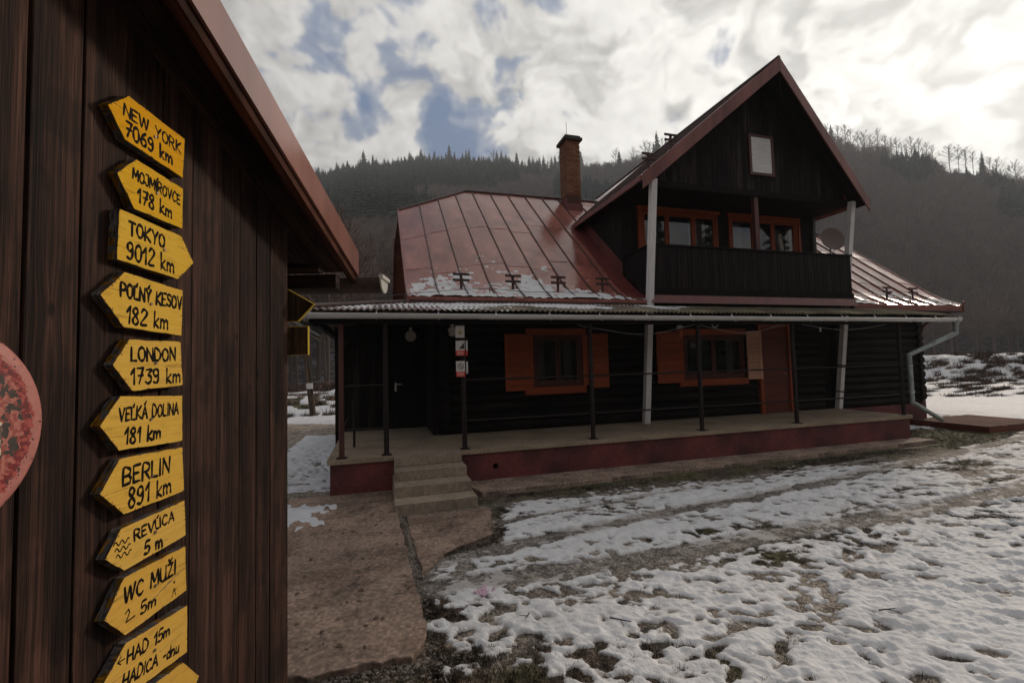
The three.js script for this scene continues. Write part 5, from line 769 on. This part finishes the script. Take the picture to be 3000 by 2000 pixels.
BOARDS.forEach((b, bi) => {
  const r = rngOf(1000 + bi * 7), P = b.p, cs = P.reduce((a, p) => a + p[0], 0) / P.length, y0 = Math.min(...P.map(p => p[1])), y1 = Math.max(...P.map(p => p[1])), s0 = Math.min(...P.map(p => p[0])), s1 = Math.max(...P.map(p => p[0]));
  const o = shedAt(WL, y0, cs), right = b.k === 'TOKYO' || b.k === 'LAST';
  const label = b.d ? `yellow wooden arrow board lettered ${b.d} on the shed wall` : 'yellow wooden arrow board without writing pointing right below the HAD board';
  const g = thing('arrow_sign', label, 'sign', [o.x, o.y, o.z], -SAZ, 'yellow arrow boards on the shed wall');
  // hand-sawn outline
  const out = []; P.forEach((p, i) => { const q = P[(i + 1) % P.length], n = 7; for (let k = 0; k < n; k++) { const t = k / n, e = k ? 0.0014 : 0; out.push([lerp(p[0], q[0], t) + (r() - 0.5) * 2 * e, lerp(p[1], q[1], t) + (r() - 0.5) * 2 * e]); } });
  const shape = new THREE.Shape(out.map(p => new THREE.Vector2(p[0] - cs, p[1] - y0)));
  const bg = new THREE.ExtrudeGeometry(shape, { depth: 0.0245, bevelEnabled: true, bevelSize: 0.0012, bevelThickness: 0.0012, bevelSegments: 1, bevelOffset: -0.0012 }); bg.rotateY(Math.PI / 2); bg.translate(0.003, 0, 0); part('board', uvBox(bg, 'y', 0.2, 0.2), edgeM, g);
  const fg = new THREE.ShapeGeometry(shape), ppm = 2100, w = Math.ceil((s1 - s0 + 0.008) * ppm), h = Math.ceil((y1 - y0 + 0.008) * ppm), fp = fg.attributes.position, uv = fg.attributes.uv;
  for (let i = 0; i < fp.count; i++) uv.setXY(i, (fp.getX(i) + cs - s0 + 0.004) / (s1 - s0 + 0.008), (fp.getY(i) + 0.004) / (y1 - y0 + 0.008));
  fg.rotateY(Math.PI / 2); fg.translate(0.0292, 0, 0);
  const cv = document.createElement('canvas'); cv.width = w; cv.height = h; const c = cv.getContext('2d'), toPx = (s, y) => [(s - s0 + 0.004) * ppm, h - (y - y0 + 0.004) * ppm];
  const old = 0.25 + 0.75 * r(); c.fillStyle = ['#e8a60c', '#e5ae20', '#e5b63c', '#e4b546', '#e2b44e', '#e3b44c', '#e1b148', '#e2b352', '#deac4a', '#dfae4e', '#dcaa4a'][bi]; c.fillRect(0, 0, w, h);
  for (let i = 0; i < 160; i++) { const y = r() * h; c.strokeStyle = r() < 0.5 ? `rgba(120,80,20,${0.02 + 0.04 * r()})` : `rgba(255,225,140,${0.04 + 0.07 * r()})`; c.lineWidth = 1 + r() * 4; c.beginPath(); c.moveTo(0, y); c.bezierCurveTo(w * 0.3, y + (r() - 0.5) * 14, w * 0.6, y + (r() - 0.5) * 14, w, y + (r() - 0.5) * 10); c.stroke(); }
  for (let i = 0; i < 60; i++) { const x = r() * w, y = r() * h, q = 6 + r() * 40; c.fillStyle = `rgba(${r() < 0.5 ? '96,66,22' : '250,214,120'},${0.03 + 0.05 * r()})`; c.beginPath(); c.ellipse(x, y, q, q * 0.4, 0, 0, 6.3); c.fill(); }
  // chips and bare wood along the edges
  for (let i = 0; i < out.length; i++) { const [px, py] = toPx(...out[i]); if (r() < 0.75) { c.fillStyle = r() < 0.5 ? 'rgba(88,70,50,0.85)' : 'rgba(60,46,36,0.8)'; const n = 1 + Math.floor(r() * 3); for (let k = 0; k < n; k++) { c.beginPath(); c.ellipse(px + (r() - 0.5) * 26, py + (r() - 0.5) * 8, 2 + r() * 8 * old, 1 + r() * 3, r() * 3, 0, 6.3); c.fill(); } } }
  for (let i = 0; i < 90; i++) { c.fillStyle = `rgba(50,36,18,${0.25 + 0.5 * r()})`; c.beginPath(); c.arc(r() * w, r() * h, 0.6 + r() * 1.5, 0, 6.3); c.fill(); }
  const cracks = b.k === 'WC' ? 4 : b.k === 'POLNY' || b.k === 'LONDON' || b.k === 'HAD' ? 3 : 1;
  for (let i = 0; i < cracks; i++) { let x = r() < 0.5 ? w * 0.06 : w * (0.55 + 0.2 * r()), y = h * (0.25 + 0.6 * r()); const n = 8 + Math.floor(r() * 12); c.strokeStyle = 'rgba(70,48,24,0.8)'; for (let k = 0; k < n; k++) { c.lineWidth = 0.8 + r() * 2.4; c.beginPath(); c.moveTo(x, y); x += 8 + r() * 12; y += (r() - 0.5) * 5; c.lineTo(x, y); c.stroke(); } }
  if (b.k === 'WC') { c.strokeStyle = 'rgba(122,110,96,0.9)'; c.lineCap = 'round'; let p = toPx(1.36, 1.285); for (let k = 0; k < 22; k++) { const q = toPx(1.36 + k * 0.008, 1.285 + k * 0.0021 + (r() - 0.5) * 0.004); c.lineWidth = 2 + 12 * r() * Math.sin(k / 22 * 3.1); c.beginPath(); c.moveTo(...p); c.lineTo(...q); c.stroke(); p = q; } }
  c.strokeStyle = '#120b06'; c.fillStyle = '#120b06';
  for (const [t, A, B, hh] of b.t) lettering(c, t, A, B, hh, toPx, ppm, r);
  const pen = (pts, lw) => { c.lineWidth = lw * ppm; c.lineCap = 'round'; c.lineJoin = 'round'; c.beginPath(); pts.forEach((p, i) => { const q = toPx(...p); i ? c.lineTo(...q) : c.moveTo(...q); }); c.stroke(); };
  if (b.k === 'REVUCA') for (let k = 0; k < 3; k++) { const pts = []; for (let i = 0; i <= 24; i++) { const t = i / 24; pts.push([1.256 + k * 0.004 + t * 0.05, 1.502 - k * 0.0175 + 0.0055 * Math.sin(t * 15) - t * 0.003]); } pen(pts, 0.0038); }
  if (b.k === 'WC') { pen([[1.298, 1.305], [1.308, 1.312], [1.312, 1.302], [1.3, 1.281], [1.33, 1.283]], 0.0042); pen([[1.474, 1.262], [1.483, 1.285], [1.49, 1.262]], 0.003); pen([[1.478, 1.276], [1.492, 1.28]], 0.003); const q = toPx(1.483, 1.303); c.beginPath(); c.arc(q[0], q[1], 0.004 * ppm, 0, 6.3); c.fill(); c.beginPath(); for (const [a, d] of [[1.497, 1.272], [1.503, 1.268]]) { const z = toPx(a, d); c.fillRect(z[0], z[1], 3, 3); } }
  if (b.k === 'HAD') { for (let i = 0; i < 8; i++) { const z = toPx(1.468 + i * 0.0085, 1.157 - i * 0.0006); c.beginPath(); c.arc(z[0], z[1], 2.6, 0, 6.3); c.fill(); } pen([[1.298, 1.188], [1.276, 1.19]], 0.0035); pen([[1.286, 1.2], [1.275, 1.19], [1.285, 1.181]], 0.0035); }
  const t = new THREE.CanvasTexture(cv); t.colorSpace = THREE.SRGBColorSpace; t.generateMipmaps = true; t.minFilter = THREE.LinearMipmapLinearFilter;
  part('painted_face', fg, M(0.95, 0.95, 0.92, 0.85, { map: t, specularIntensity: 0.3 }), g);
  const sc = new THREE.CylinderGeometry(0.0045, 0.0045, 0.004, 12); sc.rotateZ(Math.PI / 2); const sx = lerp(s0, s1, 0.56), sy = lerp(y0, y1, 0.53); sc.translate(0.0305, sy - y0, -(sx - cs)); part('screw', sc, screwM, g);
});
// ---- boards nailed on the far end of the shed, seen from behind
{
  const yel = M(0.7, 0.46, 0.03, 0.55), dk = oldWood(0.2, 0.11, 0.05);
  for (const [pts, lab] of [[[[-0.22, 2.36], [-0.01, 2.36], [0.115, 2.285], [0.035, 2.2], [-0.22, 2.2]], 'brown-backed yellow-edged arrow board jutting past the far corner of the shed'], [[[-0.2, 2.17], [0.085, 2.17], [0.085, 2.03], [-0.2, 2.03]], 'brown-backed square yellow-edged board below the jutting arrow at the shed corner']]) {
    const o = shedAt(WL, 2.0, 2.33), g = thing('arrow_sign', lab, 'sign', [o.x, o.y, o.z], -SAZ, 'boards on the far end of the shed'); const s = new THREE.Shape(pts.map(p => new THREE.Vector2(p[0], p[1] - 2.0)));
    const a = new THREE.ExtrudeGeometry(s, { depth: 0.003, bevelEnabled: false }); a.translate(0, 0, -0.006); part('board', uvBox(a), dk, g); const b2 = new THREE.ExtrudeGeometry(s, { depth: 0.014, bevelEnabled: true, bevelSize: 0.003, bevelThickness: 0.002, bevelSegments: 1 }); b2.translate(0, 0, -0.0225); part('painted_face', b2, yel, g);
  }
}
// ---- old round road sign
{
  const o = shedAt(WL, 1.63, 0.853), g = thing('round_sign', 'weathered round red and pink metal sign with flaking paint on the shed wall', 'sign', [o.x, o.y, o.z], -SAZ);
  const RR = 0.216, map = tex(1024, 1024, (u, v) => {
    const x = (u - 0.5) * 2, y = (v - 0.5) * 2, d = Math.hypot(x, y), a = Math.atan2(y, x), n = fbm(u * 26, v * 26, 4, 831), n2 = fbm(u * 60, v * 60, 3, 835), f = fbm(u * 11, v * 11, 3, 837);
    let c = [0.78, 0.5, 0.46]; const k = 0.93 + 0.14 * (fbm(u * 40, v * 40, 3, 841) - 0.5); c = c.map(q => q * k);
    const edge = d + (n2 - 0.5) * 0.09 + (n - 0.5) * 0.05;
    if (edge < 0.85) { const rd = sstep(0.4, 0.62, n2 + 0.5 * (d - 0.72)); c = [lerp(0.68, 0.46, rd), lerp(0.3, 0.07, rd), lerp(0.27, 0.09, rd)]; }
    if (edge < 0.77) { const bare = sstep(0.49, 0.53, n * 0.7 + f * 0.3), q = sstep(0.4, 0.55, n2); c = [lerp(0.72, 0.6, q), lerp(0.44, 0.27, q), lerp(0.38, 0.24, q)]; if (bare > 0.5) { const m = 0.8 + 0.5 * (n2 - 0.5); c = [0.27 * m, 0.23 * m, 0.2 * m]; } }
    if (Math.abs(y + 0.12) < 0.16 && x < 0.58) { c = edge < 0.77 && f > 0.62 ? [0.4, 0.34, 0.3] : [0.86, 0.8, 0.68]; }
    if (n2 > 0.74 && d > 0.75) c = [0.3, 0.14, 0.13]; return c;
  });
  const prof = [[0, 0.02], [RR * 0.8, 0.02], [RR * 0.86, 0.023], [RR * 0.95, 0.021], [RR * 0.99, 0.014], [RR, 0.004], [RR * 0.985, 0.003], [RR * 0.97, 0.011], [RR * 0.8, 0.016], [0, 0.016]].map(p => new THREE.Vector2(p[0], p[1]));
  const lg = new THREE.LatheGeometry(prof, 72), p = lg.attributes.position, uv = lg.attributes.uv; for (let i = 0; i < p.count; i++) uv.setXY(i, 0.5 - p.getZ(i) / RR / 2, 0.5 - p.getX(i) / RR / 2);
  lg.rotateZ(-Math.PI / 2); lg.translate(0.006, 0.22, 0); part('plate', lg, M(0.92, 0.92, 0.92, 0.5, { map }), g); part('bolt', rod(V(0.0, 0.24, 0), V(0.034, 0.24, 0), 0.008), screwM, g);
}

// ================================================================ SMALLER THINGS
// satellite dish by the loggia
{
  const g = thing('satellite_dish', 'brownish satellite dish beside the balcony of the cottage', 'satellite dish', [12.95, 4.5, -1.95], 0); const pr = []; for (let i = 0; i <= 12; i++) { const t = i / 12; pr.push(new THREE.Vector2(t * 0.33, 0.07 * t * t)); }
  const d = new THREE.LatheGeometry([...pr, ...pr.slice().reverse().map(q => new THREE.Vector2(q.x * 0.985, q.y + 0.006))], 40); d.rotateX(Math.PI / 2 - 0.2); d.rotateY(-0.3); d.translate(-0.08, 0.7, -0.05); part('reflector', d, mat.dish, g);
  part('mast', join([rod(V(-0.55, 0.3, 0.0), V(-0.05, 0.3, -0.12), 0.022), rod(V(-0.05, 0.28, -0.12), V(-0.02, 0.78, -0.12), 0.022)]), mat.wireGrey, g); part('arm', rod(V(-0.08, 0.38, 0), V(-0.2, 0.46, 0.42), 0.012), mat.wireGrey, g);
}
// notices on the porch post by the steps
function plate(name, label, w, h, at, turn, draw) {
  const g = thing(name, label, 'notice', at, turn, 'notices on the porch post'); const cv = document.createElement('canvas'); cv.width = 160; cv.height = Math.round(160 * h / w); const c = cv.getContext('2d'); draw(c, cv.width, cv.height); const t = new THREE.CanvasTexture(cv); t.colorSpace = THREE.SRGBColorSpace;
  const f = new THREE.PlaneGeometry(w, h); f.translate(0, h / 2, 0.0045); part('board', bx(-w / 2, w / 2, 0, h, 0, 0.004), mat.white, g); part('printed_face', f, M(0.85, 0.85, 0.85, 0.5, { map: t }), g); return g;
}
{
  const X = POSTX[2] - 0.055, red = '#d8321c', wh = '#d8d0c8', bars = (c, w, y0, y1) => { c.fillStyle = red; c.fillRect(0, y0, w, y1 - y0); c.fillStyle = '#e8c8bc'; for (let k = 0; k < 3; k++) c.fillRect(w * 0.14, y0 + (y1 - y0) * (0.2 + k * 0.26), w * 0.72, (y1 - y0) * 0.1); };
  const th = -0.1, z = -0.035;
  plate('notice_plate', 'small white and yellow notice, topmost on the post by the steps', 0.15, 0.2, [X, 2.43, z], th, (c, w, h) => { c.fillStyle = wh; c.fillRect(0, 0, w, h); c.fillStyle = '#b09a5a'; c.beginPath(); c.arc(w * 0.5, h * 0.6, w * 0.2, 0, 6.3); c.fill(); });
  plate('notice_plate', 'white and red warning notice, middle one on the post by the steps', 0.15, 0.25, [X, 2.13, z], th, (c, w, h) => { c.fillStyle = wh; c.fillRect(0, 0, w, h); c.fillStyle = '#2a2422'; c.beginPath(); c.moveTo(w * 0.95, h * 0.12); c.lineTo(w * 0.95, h * 0.55); c.lineTo(w * 0.35, h * 0.55); c.fill(); bars(c, w, h * 0.66, h); });
  plate('notice_plate', 'white and red no-smoking notice, lowest on the post by the steps', 0.15, 0.26, [X, 1.78, z], th, (c, w, h) => { c.fillStyle = wh; c.fillRect(0, 0, w, h); c.strokeStyle = '#3a2a26'; c.lineWidth = w * 0.07; c.beginPath(); c.arc(w * 0.52, h * 0.34, w * 0.3, 0, 6.3); c.moveTo(w * 0.32, h * 0.2); c.lineTo(w * 0.72, h * 0.48); c.stroke(); c.fillStyle = '#3a2a26'; c.fillRect(w * 0.34, h * 0.33, w * 0.36, h * 0.04); bars(c, w, h * 0.68, h); });
  for (const [y, h, l] of [[2.13, 0.25, 'narrow edge of a second red and white notice beside the warning notice'], [1.83, 0.2, 'narrow white notice beside the no-smoking notice']]) plate('notice_plate', l, 0.03, h, [POSTX[2] + 0.055, y, z], 0.2, (c, w, hh) => { c.fillStyle = wh; c.fillRect(0, 0, w, hh); if (y > 2) { c.fillStyle = red; c.fillRect(0, hh * 0.65, w, hh); } });
}
// round plaques by the entrance
for (const [x, y, z, r, lab] of [[1.45, 2.68, -3.27, 0.12, 'dim round white plaque above the dark entrance door'], [2.17, 2.66, -1.72, 0.09, 'small round pale plaque on the log corner by the entrance']]) { const g = thing('wall_plaque', lab, 'plaque', [x, y - r, z]); const d = new THREE.CylinderGeometry(r, r, 0.02, 28); d.rotateX(Math.PI / 2); d.translate(0, r, 0.012); part('disc', d, mat.cream, g); const t = new THREE.TorusGeometry(r, 0.012, 8, 28); t.translate(0, r, 0.02); part('rim', t, mat.wireGrey, g); const k = new THREE.SphereGeometry(0.04, 12, 8); k.translate(0, r * 2 + 0.045, 0.04); part('knob', k, mat.cream, g); }
// things hung along the porch front
{
  const w = thing('string_line', 'thin sagging line strung along the porch front below the gutter', 'line', [4.07, 2.5, -0.3]); const mk = (a, b, s) => { const m = a.clone().lerp(b, 0.5); m.y -= s; return tube([a, m, b], 0.005, 16, 5); };
  part('cord', join([mk(V(0, 0.24, 0.12), V(0.38, 0.1, 0.2), 0.02), mk(V(0.38, 0.1, 0.2), V(2.7, 0.16, 0.2), 0.16), mk(V(2.7, 0.16, 0.2), V(5.06, 0.2, 0.2), 0.2), mk(V(5.06, 0.2, 0.2), V(8.2, 0.2, 0.2), 0.16)]), mat.wireGrey, w);
  for (const x of [5.9, 6.6]) part('peg', bx(x - 0.012, x + 0.012, 0.0, 0.09, 0.19, 0.21), mat.cream, w);
  const b = thing('hanging_bell', 'small brown hanging bell with a pale bow under the porch gutter', 'hanging ornament', [6.47, 2.42, -0.2]); const pr = [[0.0, 0.16], [0.025, 0.155], [0.04, 0.08], [0.055, 0.0], [0.05, 0.0], [0.034, 0.075], [0, 0.14]].map(p => new THREE.Vector2(...p)); part('bell', new THREE.LatheGeometry(pr, 20), mat.orange, b); part('bow', join([-1, 1].map(s => { const t = new THREE.TorusGeometry(0.03, 0.012, 6, 14); t.scale(1, 0.7, 1); t.translate(s * 0.035, 0.2, 0); return t; })), mat.cream, b); part('string', rod(V(0, 0.16, 0), V(0, 0.34, 0), 0.004), mat.wireGrey, b);
  const h = thing('horseshoe', 'pale ring-shaped horseshoe hung under the porch gutter', 'horseshoe', [7.24, 2.6, -0.12]); const t = new THREE.TorusGeometry(0.075, 0.014, 8, 24, 4.6); t.rotateZ(Math.PI / 2 + 0.85); t.translate(0, 0.08, 0); part('shoe', t, mat.wireGrey, h); part('hook', rod(V(0, 0.15, 0), V(0, 0.2, 0.0), 0.006), mat.wireGrey, h);
}
// low wooden platform in the grass beyond the porch
{
  const g = thing('timber_platform', 'low red-brown timber platform lying on the grass beyond the porch', 'platform', [14.95, 0, -0.9], -0.02); const rr = rngOf(66);
  for (let i = 0; i < 9; i++) part('plank', bx(i * 0.26 + 0.004, i * 0.26 + 0.25, 0.13, 0.155 + rr() * 0.006, -0.8, 0.95, 'z'), mat.platform[i % 2], g);
  part('edge_beam', bx(0, 2.34, -0.02, 0.129, 0.88, 0.95, 'x'), mat.redDoor, g); part('edge_beam', bx(0, 2.34, -0.02, 0.129, -0.8, -0.73, 'x'), mat.redDoor, g); part('edge_beam', bx(0, 0.07, -0.02, 0.128, -0.728, 0.878, 'z'), mat.redDoor, g); part('edge_beam', bx(2.27, 2.34, -0.02, 0.128, -0.728, 0.878, 'z'), mat.redDoor, g);
}
// utility pole by the drive
{
  const x = -1.94, z = -13.84, y = groundH(x, z); const g = thing('utility_pole', 'leaning wooden utility pole with a small white box by the icy drive', 'pole', [x, y, z]); part('pole', rod(V(0, -0.3, 0), V(-0.72, 6.6, 0), 0.13, 0.09, 12), oldWood(0.2, 0.14, 0.1), g); part('meter_box', bx(-0.26, -0.02, 1.12, 1.36, 0.1, 0.2), mat.white, g);
}
// scrap of pink wrapper in the snow
{
  const g = new THREE.PlaneGeometry(0.16, 0.12, 12, 10), p = g.attributes.position; for (let i = 0; i < p.count; i++) { const x = p.getX(i), y = p.getY(i); p.setXYZ(i, x * (0.8 + 0.5 * fbm(x * 9, y * 9, 2, 3)), y, 0.06 * fbm(x * 22 + 4, y * 22, 3, 881) - 0.012); } g.rotateX(-Math.PI / 2); g.computeVertexNormals(); const m = single('plastic_wrapper', g, M(0.62, 0.4, 0.5, 0.35, { physical: true, transmission: 0.25, thickness: 0, side: THREE.DoubleSide }), 'crumpled pink plastic wrapper lying in the trodden snow', 'wrapper'); m.position.set(1.56, 0.02, 3.6); m.rotation.y = 0.6;
}
// twigs and fallen leaves on the path and snow
{
  const r = rngOf(919); const leafG = (() => { const g = new THREE.PlaneGeometry(0.05, 0.022, 4, 2), p = g.attributes.position; for (let i = 0; i < p.count; i++) { const x = p.getX(i) / 0.025; p.setY(i, p.getY(i) * (1 - x * x * 0.8)); p.setZ(i, 0.006 * Math.cos(x * 2) + 0.004 * Math.abs(p.getY(i)) / 0.011); } g.rotateX(-Math.PI / 2); g.computeVertexNormals(); return g; })();
  const sp = []; for (let i = 0; i < 46; i++) { const x = -0.1 + r() * 1.05, z = 0.4 + r() * 3.8; sp.push([x, 0.05, z, r() * 6.28, 0.4 + r() * 0.8]); }
  scatter('fallen_leaf', leafG, M(1, 1, 1, 0.9, { side: THREE.DoubleSide }), sp, 'scattered dead leaf scraps on the brown concrete path', 'leaf litter', i => { const k = hash2(i, 1, 2); return [0.05 + 0.05 * k, 0.035 + 0.03 * k, 0.025]; });
  for (const [x, z, a, l] of [[2.35, 4.35, 0.8, 0.16], [1.8, 4.1, 2.2, 0.1], [4.3, 4.9, 0.3, 0.12]]) { const y = groundH(x, z) + Math.max(0.005, snowT(x, z)) + 0.008; single('twig', join([rod(V(x, y, z), V(x + Math.cos(a) * l, y + 0.01, z + Math.sin(a) * l), 0.005, 0.003, 6), rod(V(x + Math.cos(a) * l * 0.5, y + 0.005, z + Math.sin(a) * l * 0.5), V(x + Math.cos(a + 0.6) * l, y + 0.02, z + Math.sin(a + 0.6) * l), 0.003, 0.002, 5)]), mat.darkWood, 'short dark forked twig lying on the trodden snow', 'twig', 'twigs on the snow'); }
}
renderer.render(scene, camera);
